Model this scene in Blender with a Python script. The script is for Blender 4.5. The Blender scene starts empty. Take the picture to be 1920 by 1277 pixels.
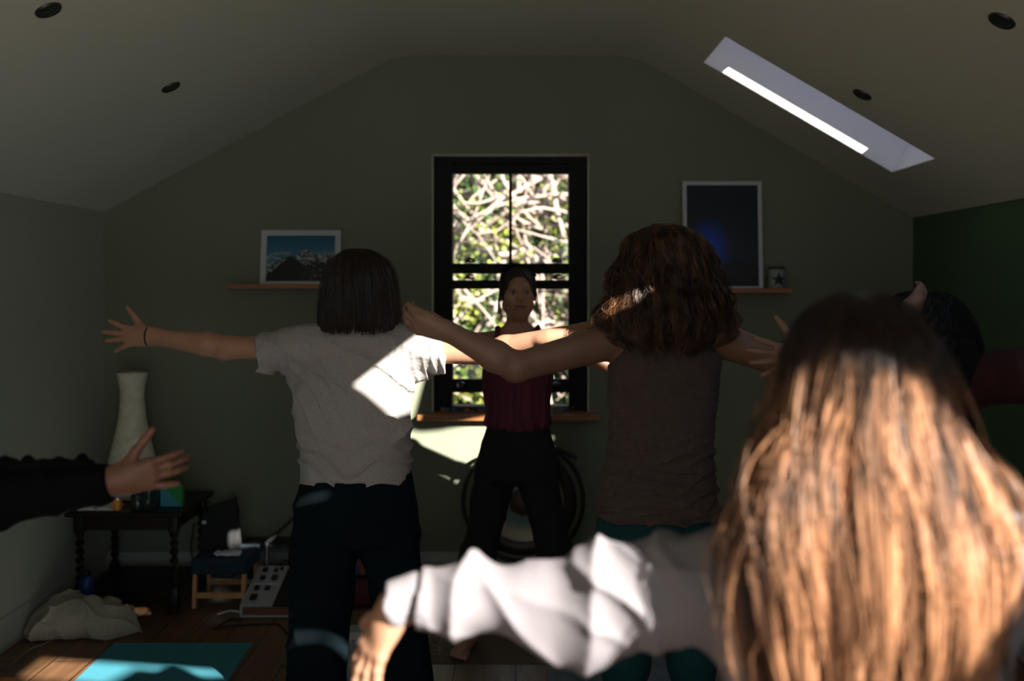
import bpy, bmesh, math, random
import numpy as np
from mathutils import Vector, Matrix
random.seed(7); RNG=np.random.RandomState(11)
C=bpy.context.scene.collection
F=1867.0
def P(px,py,d): return np.array([(px-967)/F*d, d, 1.5-(py-540)/F*d])
SUN=np.array([-.75,1.0,-.6])
# ------------------------------------------------------------ mesh helpers
def new_mesh(name,verts,faces_flat,sizes,mats,smooth=True,midx=None):
    me=bpy.data.meshes.new(name)
    verts=np.asarray(verts,dtype=np.float32); nv=len(verts)
    me.vertices.add(nv); me.vertices.foreach_set('co',verts.ravel())
    ff=np.asarray(faces_flat,dtype=np.int32).ravel(); me.loops.add(len(ff)); me.loops.foreach_set('vertex_index',ff)
    sizes=np.asarray(sizes,dtype=np.int32); me.polygons.add(len(sizes))
    st=np.concatenate([[0],np.cumsum(sizes)[:-1]]).astype(np.int32)
    me.polygons.foreach_set('loop_start',st)
    try: me.polygons.foreach_set('loop_total',sizes)
    except Exception: pass
    me.polygons.foreach_set('use_smooth',np.full(len(sizes),smooth,dtype=bool))
    for m in (mats if isinstance(mats,(list,tuple)) else [mats]): me.materials.append(m)
    if midx is not None: me.polygons.foreach_set('material_index',np.asarray(midx,dtype=np.int32))
    me.update(calc_edges=True); me.validate()
    return me
def link(name,me,parent=None):
    o=bpy.data.objects.new(name,me); C.objects.link(o)
    if parent is not None:
        o.parent=parent
        o.matrix_parent_inverse=Matrix.Translation(-parent.location) if parent.type=='EMPTY' and not parent.parent else Matrix.Identity(4)
        if parent.parent: o.matrix_parent_inverse=Matrix.Identity(4)
    return o
def tag(o,label=None,cat=None,group=None,kind=None):
    if label: o['label']=label
    if cat: o['category']=cat
    if group: o['group']=group
    if kind: o['kind']=kind
    return o
def thing(name,label,cat,loc=(0,0,0),group=None):
    o=bpy.data.objects.new(name,None); C.objects.link(o); o.location=Vector([float(v) for v in loc]); o.empty_display_size=.05
    return tag(o,label,cat,group)
class MB:
    """collects simple shapes in world space -> one mesh object"""
    def __init__(s): s.bm=bmesh.new()
    def box(s,x0,x1,y0,y1,z0,z1,bev=0,M=None):
        vs=[s.bm.verts.new((x,y,z)) for x in (x0,x1) for y in (y0,y1) for z in (z0,z1)]
        q=[(0,1,3,2),(4,6,7,5),(0,4,5,1),(2,3,7,6),(0,2,6,4),(1,5,7,3)]
        fs=[s.bm.faces.new([vs[i] for i in f]) for f in q]
        if M is not None:
            for v in vs: v.co=M@v.co
        if bev>0:
            es=list({e for f in fs for e in f.edges})
            bmesh.ops.bevel(s.bm,geom=es,offset=bev,segments=2,affect='EDGES',profile=.5)
        return s
    def tube(s,pts,r,n=8,close=False,cap=True):
        pts=[Vector([float(a) for a in p]) for p in pts]; m=len(pts)
        rr=r if hasattr(r,'__len__') else [r]*m
        prev=None; rings=[]
        for i,p in enumerate(pts):
            if close: d=pts[(i+1)%m]-pts[i-1]
            else: d=pts[min(i+1,m-1)]-pts[max(i-1,0)]
            d.normalize()
            if prev is None:
                a=Vector((0,0,1)) if abs(d.z)<.9 else Vector((1,0,0)); u=d.cross(a).normalized()
            else:
                u=(prev-d*prev.dot(d)).normalized()
            prev=u; w=d.cross(u)
            rings.append([s.bm.verts.new(p+(u*math.cos(2*math.pi*k/n)+w*math.sin(2*math.pi*k/n))*rr[i]) for k in range(n)])
        for i in range(m if close else m-1):
            a=rings[i]; b=rings[(i+1)%m]
            for k in range(n): s.bm.faces.new((a[k],a[(k+1)%n],b[(k+1)%n],b[k]))
        if cap and not close: s.bm.faces.new(rings[0][::-1]); s.bm.faces.new(rings[-1])
        return s
    def lathe(s,prof,c,n=32,M=None,capb=True,capt=True):
        """prof: [(r,z)] around c"""
        rings=[]
        for r,z in prof:
            ring=[]
            for k in range(n):
                a=2*math.pi*k/n; v=Vector((r*math.cos(a),r*math.sin(a),z))
                if M is not None: v=M@v
                ring.append(s.bm.verts.new(v+Vector([float(q) for q in c])))
            rings.append(ring)
        for a,b in zip(rings,rings[1:]):
            for k in range(n): s.bm.faces.new((a[k],a[(k+1)%n],b[(k+1)%n],b[k]))
        if capb: s.bm.faces.new(rings[0][::-1])
        if capt: s.bm.faces.new(rings[-1])
        return s
    def prism(s,poly,ext):
        a=[s.bm.verts.new(Vector([float(q) for q in p])) for p in poly]; e=Vector([float(q) for q in ext])
        b=[s.bm.verts.new(v.co+e) for v in a]; n=len(a)
        s.bm.faces.new(a[::-1]); s.bm.faces.new(b)
        for k in range(n): s.bm.faces.new((a[k],a[(k+1)%n],b[(k+1)%n],b[k]))
        return s
    def build(s,name,mat,parent=None,smooth=False,angle=None):
        bmesh.ops.recalc_face_normals(s.bm,faces=s.bm.faces[:])
        me=bpy.data.meshes.new(name); s.bm.to_mesh(me); s.bm.free()
        for m in (mat if isinstance(mat,(list,tuple)) else [mat]): me.materials.append(m)
        if smooth:
            me.polygons.foreach_set('use_smooth',np.ones(len(me.polygons),dtype=bool))
            try: me.set_sharp_from_angle(angle=math.radians(angle or 40))
            except Exception: pass
        return link(name,me,parent)
# ------------------------------------------------------------ materials
def mat(name,col,rough=.6,metal=0,spec=.5,noise=None,bump=None,sss=0,emit=None,trans=0,coat=0,sheen=0):
    m=bpy.data.materials.new(name); m.use_nodes=True; nt=m.node_tree; b=nt.nodes['Principled BSDF']
    def S(k,v):
        if k in b.inputs: b.inputs[k].default_value=v
    S('Base Color',(*col,1)); S('Roughness',rough); S('Metallic',metal); S('Specular IOR Level',spec)
    if sss: S('Subsurface Weight',sss); S('Subsurface Radius',(1,.35,.15)); S('Subsurface Scale',.012)
    if emit: S('Emission Color',(*emit[:3],1)); S('Emission Strength',emit[3])
    if trans: S('Transmission Weight',trans)
    if coat: S('Coat Weight',coat)
    if sheen: S('Sheen Weight',sheen)
    tc=None
    def coord(scale):
        nonlocal tc
        if tc is None: tc=nt.nodes.new('ShaderNodeTexCoord')
        mp=nt.nodes.new('ShaderNodeMapping'); mp.inputs['Scale'].default_value=scale if hasattr(scale,'__len__') else (scale,)*3
        nt.links.new(tc.outputs['Object'],mp.inputs['Vector']); return mp.outputs['Vector']
    if noise:   # (scale, col2, lo, hi)
        sc,c2,lo,hi=noise
        n=nt.nodes.new('ShaderNodeTexNoise'); n.inputs['Scale'].default_value=1; n.inputs['Detail'].default_value=5
        nt.links.new(coord(sc),n.inputs['Vector'])
        r=nt.nodes.new('ShaderNodeValToRGB'); r.color_ramp.elements[0].position=lo; r.color_ramp.elements[1].position=hi
        r.color_ramp.elements[0].color=(*col,1); r.color_ramp.elements[1].color=(*c2,1)
        nt.links.new(n.outputs['Fac'],r.inputs['Fac']); nt.links.new(r.outputs['Color'],b.inputs['Base Color'])
    if bump:    # (scale,strength,distance)
        n=nt.nodes.new('ShaderNodeTexNoise'); n.inputs['Scale'].default_value=1; n.inputs['Detail'].default_value=4
        nt.links.new(coord(bump[0]),n.inputs['Vector'])
        bp=nt.nodes.new('ShaderNodeBump'); bp.inputs['Strength'].default_value=bump[1]; bp.inputs['Distance'].default_value=bump[2]
        nt.links.new(n.outputs['Fac'],bp.inputs['Height']); nt.links.new(bp.outputs['Normal'],b.inputs['Normal'])
    return m
M={}
M['wall']=mat('sage_wall_paint',(.185,.205,.142),.75,noise=(1.3,(.170,.190,.130),.3,.7),bump=(60,.12,.002))
M['wallR']=mat('green_wall_paint',(.062,.13,.062),.75,noise=(1.3,(.055,.118,.056),.3,.7),bump=(60,.12,.002))
M['wallL']=mat('left_wall_lit_paint',(.40,.42,.35),.75,noise=(1.3,(.37,.39,.325),.3,.7),bump=(60,.12,.002))  # wall paint lightened here, light falling on this side put into the colour
M['ceil']=mat('ceiling_paint',(.61,.625,.55),.85,noise=(1.1,(.58,.595,.52),.3,.7),bump=(60,.1,.002))
M['trim']=mat('white_trim_paint',(.34,.36,.32),.5)
M['shaft']=mat('shaft_white_paint',(.80,.80,.80),.7)
M['sash']=mat('black_sash_paint',(.006,.0065,.0065),.55,spec=.2)
M['jamb']=mat('window_jamb_paint',(.75,.72,.60),.6)
M['oak']=mat('oiled_oak',(.42,.17,.06),.45,noise=((3,40,40),(.30,.11,.035),.35,.7))
M['pine']=mat('pine_wood',(.55,.30,.12),.5,noise=((30,30,4),(.45,.22,.08),.35,.7))
M['darkwood']=mat('dark_turned_wood',(.007,.005,.0045),.4,spec=.3,noise=((20,20,4),(.012,.008,.006),.3,.7))
M['white']=mat('white_frame_paint',(.50,.54,.54),.5)
M['black']=mat('black_plastic',(.012,.012,.013),.45)
M['blackcloth']=mat('black_cloth',(.012,.012,.014),.9,bump=(300,.3,.001))
M['cord']=mat('black_cable',(.01,.01,.01),.5)
M['steel']=mat('brushed_metal',(.5,.5,.5),.3,metal=1)
M['skin']=mat('skin',(.40,.215,.135),.5,noise=(14,(.35,.18,.11),.35,.7),bump=(120,.06,.001),sss=.12)
M['skin2']=mat('skin_light',(.26,.145,.10),.5,noise=(14,(.22,.118,.078),.35,.7),bump=(120,.06,.001),sss=.10)
M['skin3']=mat('skin_tanned',(.19,.085,.05),.5,noise=(14,(.15,.065,.038),.35,.7),bump=(120,.06,.001),sss=.08)
M['lips']=mat('lips',(.24,.095,.075),.4)
M['eyewhite']=mat('eye_white',(.30,.27,.24),.2)
M['iris']=mat('iris',(.03,.022,.016),.4)
M['hair_dark']=mat('dark_brown_hair',(.012,.008,.006),.42,noise=((60,60,5),(.026,.016,.010),.3,.75))
M['hair_red']=mat('auburn_hair',(.022,.010,.005),.34,noise=((40,40,5),(.20,.085,.028),.42,.78))
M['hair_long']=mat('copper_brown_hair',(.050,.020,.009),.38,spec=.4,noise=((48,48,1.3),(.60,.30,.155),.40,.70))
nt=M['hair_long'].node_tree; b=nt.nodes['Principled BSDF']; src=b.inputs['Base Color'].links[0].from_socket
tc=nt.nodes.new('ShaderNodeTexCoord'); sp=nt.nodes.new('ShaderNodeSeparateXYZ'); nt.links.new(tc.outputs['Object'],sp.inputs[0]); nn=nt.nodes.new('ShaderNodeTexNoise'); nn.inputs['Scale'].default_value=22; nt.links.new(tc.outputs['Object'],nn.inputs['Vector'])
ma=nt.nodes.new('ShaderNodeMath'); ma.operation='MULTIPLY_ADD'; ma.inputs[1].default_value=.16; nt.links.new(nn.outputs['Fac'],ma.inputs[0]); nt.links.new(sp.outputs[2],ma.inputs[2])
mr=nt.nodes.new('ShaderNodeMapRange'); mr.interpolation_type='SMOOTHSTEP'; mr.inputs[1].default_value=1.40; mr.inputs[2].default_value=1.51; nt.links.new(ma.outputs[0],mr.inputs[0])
mx=nt.nodes.new('ShaderNodeMix'); mx.data_type='RGBA'; nt.links.new(mr.outputs[0],mx.inputs['Factor']); nt.links.new(src,mx.inputs[6]); mx.inputs[7].default_value=(.018,.009,.005,1); nt.links.new(mx.outputs[2],b.inputs['Base Color'])  # dark roots by height, with the crown's shade put into the colour
M['hair_black']=mat('black_hair',(.006,.006,.006),.6)
M['tee']=mat('grey_marl_jersey',(.36,.34,.325),.9,noise=((260,260,260),(.28,.265,.255),.35,.65),bump=((26,26,50),.5,.006))
M['tank']=mat('taupe_jersey',(.085,.064,.060),.9,spec=.25,noise=(50,(.068,.050,.046),.3,.7),bump=((14,14,75),.35,.006))
M['pants_blue']=mat('dark_navy_trousers',(.003,.0065,.0095),.95,spec=.1,noise=(6,(.0042,.010,.0135),.3,.7),bump=(25,.3,.01))
M['legging']=mat('teal_leggings',(.006,.042,.052),.85,spec=.2,noise=(8,(.009,.05,.06),.3,.7))
M['pants_black']=mat('black_trousers',(.0055,.0055,.006),.9,bump=(20,.2,.01))
M['burgundy']=mat('burgundy_jersey',(.105,.012,.030),.8,noise=((60,60,4),(.075,.008,.02),.3,.7))
M['sweat']=mat('pale_grey_sweatshirt',(.19,.178,.19),.95,noise=(9,(.165,.153,.165),.3,.7),bump=(200,.25,.002))
M['maroon']=mat('maroon_knit',(.045,.010,.013),.9,bump=((20,120,120),.4,.003))
M['teal']=mat('teal_yoga_mat',(.055,.25,.32),.85,spec=.2,noise=(200,(.048,.225,.29),.3,.7),bump=(300,.3,.001))
M['cream']=mat('cream_cotton',(.33,.31,.24),.95,noise=(160,(.27,.25,.195),.35,.65),bump=(120,.4,.004))
M['paper']=mat('paper_lamp_shade',(.72,.69,.55),.8,noise=(30,(.60,.56,.44),.3,.7),bump=(45,.6,.006))
M['bottle']=mat('blue_bottle',(.01,.03,.16),.35)
M['glass_dark']=mat('dark_jar_glass',(.02,.035,.03),.12)
M['amber']=mat('amber_candle',(.75,.27,.03),.4)
M['star']=mat('black_star_print',(.01,.012,.012),.6)
M['mug']=mat('white_ceramic',(.24,.28,.25),.5)
M['greyc']=mat('console_grey',(.36,.38,.40),.4)
M['redbrown']=mat('reddish_wood_panel',(.16,.05,.03),.5)
M['navycloth']=mat('navy_cushion_cloth',(.012,.028,.045),.9,bump=(150,.3,.002))
M['whitecloth']=mat('white_cloth',(.6,.62,.62),.9,bump=(60,.3,.003))
M['maroonblanket']=mat('maroon_blanket',(.10,.022,.03),.95,bump=(120,.4,.003))
M['plaid']=mat('blue_denim_weave',(.06,.10,.13),.9,noise=((300,300,300),(.2,.24,.27),.4,.6))
M['plastic']=mat('crumpled_clear_plastic',(.55,.57,.6),.15,trans=.5)
M['leaf']=mat('leaf_green',(.030,.075,.016),.45,noise=(2.5,(.24,.26,.035),.45,.62))
M['leafd']=mat('hedge_green',(.012,.035,.010),.6,noise=(9,(.035,.075,.02),.4,.65))
M['branch']=mat('pale_bramble_stem',(.27,.205,.16),.8,noise=(6,(.40,.32,.27),.3,.7))
M['grass']=mat('lawn',(.05,.09,.03),.9,noise=(2,(.08,.10,.04),.3,.7))
M['cuff']=mat('dark_sweater_knit',(.004,.004,.0045),.95,spec=.08,bump=(80,.5,.004))
M['patio']=mat('patio_stone',(.55,.53,.48),.85,noise=(3,(.48,.46,.42),.3,.7))
def floor_mat(name,c1,c2,c3,w,l):
    m=mat(name,c1,.42); nt=m.node_tree; b=nt.nodes['Principled BSDF']
    tc=nt.nodes.new('ShaderNodeTexCoord'); mp=nt.nodes.new('ShaderNodeMapping'); mp.inputs['Rotation'].default_value=(0,0,math.pi/2)
    nt.links.new(tc.outputs['Object'],mp.inputs['Vector'])
    br=nt.nodes.new('ShaderNodeTexBrick'); br.inputs['Scale'].default_value=1; br.inputs['Brick Width'].default_value=l; br.inputs['Row Height'].default_value=w
    br.inputs['Mortar Size'].default_value=.003; br.inputs['Color1'].default_value=(*c1,1); br.inputs['Color2'].default_value=(*c2,1); br.inputs['Mortar'].default_value=(*c3,1)
    nt.links.new(mp.outputs['Vector'],br.inputs['Vector'])
    n=nt.nodes.new('ShaderNodeTexNoise'); n.inputs['Scale'].default_value=1; n.inputs['Detail'].default_value=6
    m2=nt.nodes.new('ShaderNodeMapping'); m2.inputs['Scale'].default_value=(30,2.2,1); nt.links.new(tc.outputs['Object'],m2.inputs['Vector']); nt.links.new(m2.outputs['Vector'],n.inputs['Vector'])
    mx=nt.nodes.new('ShaderNodeMix'); mx.data_type='RGBA'; mx.blend_type='MULTIPLY'; mx.inputs['Factor'].default_value=.75
    rp=nt.nodes.new('ShaderNodeValToRGB'); rp.color_ramp.elements[0].position=.3; rp.color_ramp.elements[1].position=.62; rp.color_ramp.elements[0].color=(.45,.42,.4,1); rp.color_ramp.elements[1].color=(1,1,1,1)
    nt.links.new(n.outputs['Fac'],rp.inputs['Fac']); nt.links.new(br.outputs['Color'],mx.inputs[6]); nt.links.new(rp.outputs['Color'],mx.inputs[7]); nt.links.new(mx.outputs[2],b.inputs['Base Color'])
    bp=nt.nodes.new('ShaderNodeBump'); bp.inputs['Strength'].default_value=.25; bp.inputs['Distance'].default_value=.002; nt.links.new(n.outputs['Fac'],bp.inputs['Height']); nt.links.new(bp.outputs['Normal'],b.inputs['Normal'])
    return m
M['floor']=floor_mat('brown_oak_boards',(.20,.105,.05),(.16,.082,.04),(.02,.012,.008),.155,1.6)
# ------------------------------------------------------------ numpy noise + SDF + surface nets
def _h(i,j,k):
    v=np.sin(i*127.1+j*311.7+k*74.7)*43758.5453; return v-np.floor(v)
def vnoise(x,y,z):
    xi,yi,zi=np.floor(x),np.floor(y),np.floor(z); u,v,w=x-xi,y-yi,z-zi
    u=u*u*(3-2*u); v=v*v*(3-2*v); w=w*w*(3-2*w)
    L=lambda a,b,t:a+(b-a)*t
    return L(L(L(_h(xi,yi,zi),_h(xi+1,yi,zi),u),L(_h(xi,yi+1,zi),_h(xi+1,yi+1,zi),u),v),
             L(L(_h(xi,yi,zi+1),_h(xi+1,yi,zi+1),u),L(_h(xi,yi+1,zi+1),_h(xi+1,yi+1,zi+1),u),v),w)
def smin(a,b,k):
    if k<=0: return np.minimum(a,b)
    h=np.maximum(k-np.abs(a-b),0)/k; return np.minimum(a,b)-h*h*k*.25
def V(p): return np.asarray(p,dtype=np.float64)
def nrm(v): v=V(v); return v/np.linalg.norm(v)
class SDF:
    def __init__(s,lo,hi,h=.005):
        s.lo=V(lo); s.h=h; s.n=np.maximum(((V(hi)-s.lo)/h).astype(int)+2,4)
        s.D=np.full(tuple(s.n),.08,dtype=np.float32)
        s.ax=[(s.lo[i]+h*np.arange(s.n[i])).astype(np.float32) for i in range(3)]
    def blk(s,a,b):
        i0=np.clip(np.floor((V(a)-s.lo)/s.h).astype(int),0,s.n-1); i1=np.clip(np.ceil((V(b)-s.lo)/s.h).astype(int)+1,1,s.n)
        sl=tuple(slice(i0[k],i1[k]) for k in range(3))
        return sl,s.ax[0][sl[0]][:,None,None],s.ax[1][sl[1]][None,:,None],s.ax[2][sl[2]][None,None,:]
    def op(s,fn,a,b,k=.02,mode='u'):
        m=.06 if mode=='u' else .03
        sl,x,y,z=s.blk(V(a)-m,V(b)+m)
        if 0 in s.D[sl].shape: return s
        d=fn(x,y,z).astype(np.float32)
        if mode=='u': s.D[sl]=smin(s.D[sl],d,k)
        else: s.D[sl]=-smin(-s.D[sl],d,k)
        return s
    def cone(s,a,b,ra,rb,k=.02,mode='u',cut=None,flat=None):
        a,b=V(a),V(b); ab=b-a; L2=max(float(ab@ab),1e-9); R=max(ra,rb)
        # flat=(axis vector, factor): squash along the axis
        def fn(x,y,z):
            px,py,pz=x-a[0],y-a[1],z-a[2]
            t=np.clip((px*ab[0]+py*ab[1]+pz*ab[2])/L2,0,1)
            qx,qy,qz=px-t*ab[0],py-t*ab[1],pz-t*ab[2]
            r=ra+(rb-ra)*t
            if flat is not None:
                n,f=nrm(flat[0]),flat[1]; dn=qx*n[0]+qy*n[1]+qz*n[2]
                q2=qx*qx+qy*qy+qz*qz-dn*dn
                d=(np.sqrt(np.maximum(q2,0)+(dn/f)**2)-r)*(.5+.5*f)
            else: d=np.sqrt(qx*qx+qy*qy+qz*qz)-r
            if cut is not None:
                c,nn=V(cut[0]),nrm(cut[1]); d=np.maximum(d,(x-c[0])*nn[0]+(y-c[1])*nn[1]+(z-c[2])*nn[2])
            return d
        return s.op(fn,np.minimum(a,b)-R,np.maximum(a,b)+R,k,mode)
    def ell(s,c,r,B=None,k=.02,mode='u'):
        c,r=V(c),V(r); B=np.eye(3) if B is None else V(B)
        def fn(x,y,z):
            px,py,pz=x-c[0],y-c[1],z-c[2]
            q=[(px*B[i][0]+py*B[i][1]+pz*B[i][2]) for i in range(3)]
            k0=np.sqrt(sum((q[i]/r[i])**2 for i in range(3))); k1=np.sqrt(sum((q[i]/r[i]**2)**2 for i in range(3)))
            return k0*(k0-1)/np.maximum(k1,1e-6)
        R=r.max(); return s.op(fn,c-R,c+R,k,mode)
    def loft(s,rows,k=.02,power=2.0,mode='u'):
        """rows (z,cx,cy,rx,ry) ascending or not; capped flat"""
        rows=sorted(rows); A=V(rows); zz=A[:,0]
        lo=V([(A[:,1]-A[:,3]).min(),(A[:,2]-A[:,4]).min(),zz[0]]); hi=V([(A[:,1]+A[:,3]).max(),(A[:,2]+A[:,4]).max(),zz[-1]])
        def fn(x,y,z):
            zf=z[0,0,:]; w=[smooth_interp(zf,zz,A[:,i])[None,None,:] for i in range(1,5)]
            u=np.abs((x-w[0])/w[2]); v=np.abs((y-w[1])/w[3])
            e=(u**power+v**power)**(1/power)
            g=np.sqrt((u/w[2])**2+(v/w[3])**2); e2=np.sqrt(u*u+v*v)
            d=np.where(e2>1e-4,(e-1)*e2/np.maximum(g,1e-6),-np.minimum(w[2],w[3]))
            return np.maximum(d,np.maximum(z-zz[-1],zz[0]-z))
        return s.op(fn,lo,hi,k,mode)
    def disp(s,fn,band=.03):
        m=np.abs(s.D)<band; I=np.nonzero(m)
        s.D[m]+=fn(s.ax[0][I[0]].astype(np.float64),s.ax[1][I[1]].astype(np.float64),s.ax[2][I[2]].astype(np.float64)).astype(np.float32)
        return s
    def mesh(s,smooth=1):
        D=s.D
        D[0]=D[-1]=.05; D[:,0]=D[:,-1]=.05; D[:,:,0]=D[:,:,-1]=.05
        ins=D<0
        c=np.zeros(tuple(s.n-1),dtype=np.int8)
        sl=[slice(None,-1),slice(1,None)]
        for a in (0,1):
            for b in (0,1):
                for d in (0,1): c+=ins[sl[a],sl[b],sl[d]]
        act=(c>0)&(c<8); I=np.array(np.nonzero(act)).T
        val=np.zeros((len(I),8),dtype=np.float32)
        offs=np.array([(a,b,d) for a in (0,1) for b in (0,1) for d in (0,1)])
        for q,o in enumerate(offs): val[:,q]=D[I[:,0]+o[0],I[:,1]+o[1],I[:,2]+o[2]]
        acc=np.zeros((len(I),3)); cnt=np.zeros(len(I))
        for p in range(8):
            for q in range(p+1,8):
                if np.abs(offs[p]-offs[q]).sum()!=1: continue
                vp,vq=val[:,p],val[:,q]; cr=(vp<0)!=(vq<0)
                t=np.where(cr,vp/np.where(cr,vp-vq,1),0)
                acc+=cr[:,None]*(offs[p]+t[:,None]*(offs[q]-offs[p])); cnt+=cr
        vid=np.full(act.shape,-1,dtype=np.int32); vid[act]=np.arange(len(I))
        verts=s.lo+s.h*(I+acc/cnt[:,None])
        quads=[]
        for ax in range(3):
            a=[slice(None)]*3; b=[slice(None)]*3; a[ax]=slice(None,-1); b[ax]=slice(1,None)
            A,B=ins[tuple(a)],ins[tuple(b)]; e=A!=B
            E=np.array(np.nonzero(e)).T; u,v=(ax+1)%3,(ax+2)%3
            ok=(E[:,u]>0)&(E[:,v]>0)&(E[:,u]<s.n[u]-1)&(E[:,v]<s.n[v]-1); E=E[ok]
            du=np.zeros(3,int); du[u]=1; dv=np.zeros(3,int); dv[v]=1
            g=lambda X:vid[X[:,0],X[:,1],X[:,2]]
            q=np.stack([g(E-du-dv),g(E-dv),g(E),g(E-du)],1)
            fl=A[E[:,0],E[:,1],E[:,2]]; q=np.where(fl[:,None],q,q[:,::-1]); quads.append(q)
        Q=np.concatenate(quads)
        for _ in range(smooth):
            e=np.concatenate([Q[:,[0,1]],Q[:,[1,2]],Q[:,[2,3]],Q[:,[3,0]]]); n=len(verts)
            sm=np.zeros_like(verts); ct=np.bincount(e[:,0],minlength=n)+np.bincount(e[:,1],minlength=n)
            for k in range(3): sm[:,k]=np.bincount(e[:,0],verts[e[:,1],k],n)+np.bincount(e[:,1],verts[e[:,0],k],n)
            verts=verts*.4+.6*sm/np.maximum(ct,1)[:,None]
        return verts,Q
    def build(s,name,mats,parent=None,smooth=1,midx_fn=None,extra=None):
        v,q=s.mesh(smooth); mi=None
        if midx_fn is not None: mi=midx_fn(v[q].mean(1))
        s.D=None
        flat=q.ravel(); sizes=np.full(len(q),4)
        if extra is not None:
            ev,ef=extra; flat=np.concatenate([flat,(ef+len(v)).ravel()]); sizes=np.concatenate([sizes,np.full(len(ef),ef.shape[1])]); v=np.concatenate([v,ev])
        return link(name,new_mesh(name,v,flat,sizes,mats,True,mi),parent)
def smooth_interp(x,xp,fp):
    """monotone-ish cubic (Catmull-Rom) interpolation"""
    xp=V(xp); fp=V(fp); dl=np.diff(fp)/np.maximum(np.diff(xp),1e-9); m=np.r_[dl[0],dl[-1:]] if len(xp)==2 else np.r_[dl[0],np.where(dl[:-1]*dl[1:]>0,2*dl[:-1]*dl[1:]/np.where(np.abs(dl[:-1]+dl[1:])<1e-12,1,dl[:-1]+dl[1:]),0),dl[-1]]
    x=np.clip(x,xp[0],xp[-1]); i=np.clip(np.searchsorted(xp,x)-1,0,len(xp)-2); h=xp[i+1]-xp[i]; t=(x-xp[i])/h
    return (2*t**3-3*t**2+1)*fp[i]+(t**3-2*t**2+t)*h*m[i]+(-2*t**3+3*t**2)*fp[i+1]+(t**3-t**2)*h*m[i+1]
def ridges(x,y,z,dirv,freq,warp,wf,seed=0,sharp=2.0):
    d=nrm(dirv)*freq
    w=warp*(vnoise(x*wf+seed,y*wf+seed*1.7,z*wf-seed)-.5)
    r=1-np.abs(np.sin(math.pi*(x*d[0]+y*d[1]+z*d[2]+w+seed*.37)))
    return r**sharp
# ------------------------------------------------------------ hair strands
def strand_mesh(paths,rad,sides=3):
    """paths [N,M,3], rad [N,M] -> verts, quads"""
    N,Mn,_=paths.shape
    T=np.gradient(paths,axis=1); T/=np.linalg.norm(T,axis=2,keepdims=True)+1e-9
    ref=RNG.normal(size=(N,1,3)); U=np.cross(T,ref); U/=np.linalg.norm(U,axis=2,keepdims=True)+1e-9; W=np.cross(T,U)
    a=2*np.pi*np.arange(sides)/sides
    v=paths[:,:,None,:]+rad[:,:,None,None]*(U[:,:,None,:]*np.cos(a)[None,None,:,None]+W[:,:,None,:]*np.sin(a)[None,None,:,None])
    idx=np.arange(N*Mn*sides).reshape(N,Mn,sides); a0=idx[:,:-1]; b0=idx[:,1:]
    q=np.stack([a0,np.roll(a0,-1,2),np.roll(b0,-1,2),b0],-1).reshape(-1,4)
    return v.reshape(-1,3),q
def hair_paths(rows,N,Mn=22,q=(.86,1.04),theta=(0,2*math.pi),clumps=60,pull=.7,wave=.004,wfreq=3.,length=(.85,1.),frizz=.0012,front=None,r=(.0011,.0004),curl=0,flip=0,qpow=1.):
    """rows (z,cx,cy,rx,ry) from crown to tips"""
    A=V(rows); seg=np.r_[0,np.cumsum(np.hypot(np.diff(A[:,0]),np.diff(A[:,3])))]; seg/=seg[-1]
    ct=RNG.uniform(theta[0],theta[1],clumps); cq=RNG.uniform(0,1,clumps); cp=RNG.uniform(0,6.28,clumps); cw=RNG.uniform(.5,1.4,clumps); cl=RNG.uniform(0,1,clumps)
    th0=RNG.uniform(theta[0],theta[1],N)
    ci=np.abs(th0[:,None]-ct[None,:]).argmin(1) if clumps<400 else RNG.randint(0,clumps,N)
    # pick among the nearby clumps, so layers overlap
    order=np.argsort(ct); pos=np.searchsorted(ct[order],th0); ci=order[np.clip(pos+RNG.randint(-1,2,N),0,clumps-1)]
    tt=np.linspace(0,1,Mn)[None,:]; L=(length[0]+(length[1]-length[0])*(cl[ci]*.7+.3*RNG.uniform(0,1,N)))[:,None]
    if front is not None:
        f=(np.sin(th0)*front[0]>front[1]); L=np.where(f[:,None],front[2]*RNG.uniform(.8,1.1,(N,1)),L)
    s=tt*L
    g=lambda i:smooth_interp(s,seg,A[:,i])
    th=th0[:,None]+(ct[ci]-th0)[:,None]*pull*s
    qq=(q[0]+(q[1]-q[0])*(cq[ci]*.6+.4*RNG.uniform(0,1,N))**qpow)[:,None]
    qq=1-(1-qq)*np.minimum(1,s*3+.25)
    z=g(0); x=g(1)+g(3)*qq*np.cos(th); y=g(2)+g(4)*qq*np.sin(th)
    ph=cp[ci][:,None]; wv=wave*cw[ci][:,None]*np.minimum(1,s*2.5)
    ang=ph+wfreq*2*np.pi*s*cw[ci][:,None]
    x=x-wv*np.sin(ang)*np.sin(th)+wv*.6*np.cos(ang*1.1)*np.cos(th); y=y+wv*np.sin(ang)*np.cos(th)+wv*.6*np.cos(ang*1.1)*np.sin(th)
    if curl: z=z+curl*np.sin(ang*1.3+ph)*s
    Pp=np.stack([x,y,z],-1)
    jit=np.cumsum(RNG.normal(size=Pp.shape),axis=1)*frizz*.5; Pp+=jit-jit[:,:1]
    rad=(r[0]+(r[1]-r[0])*tt**2)*RNG.uniform(.7,1.2,(N,1))
    rad=rad*np.ones((N,Mn)); rad[:,-1]*=.3
    return Pp,rad
def join_sq(parts):
    vs=[];fs=[];o=0
    for v,f in parts: vs.append(v); fs.append(f+o); o+=len(v)
    return np.concatenate(vs),np.concatenate(fs)
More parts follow.
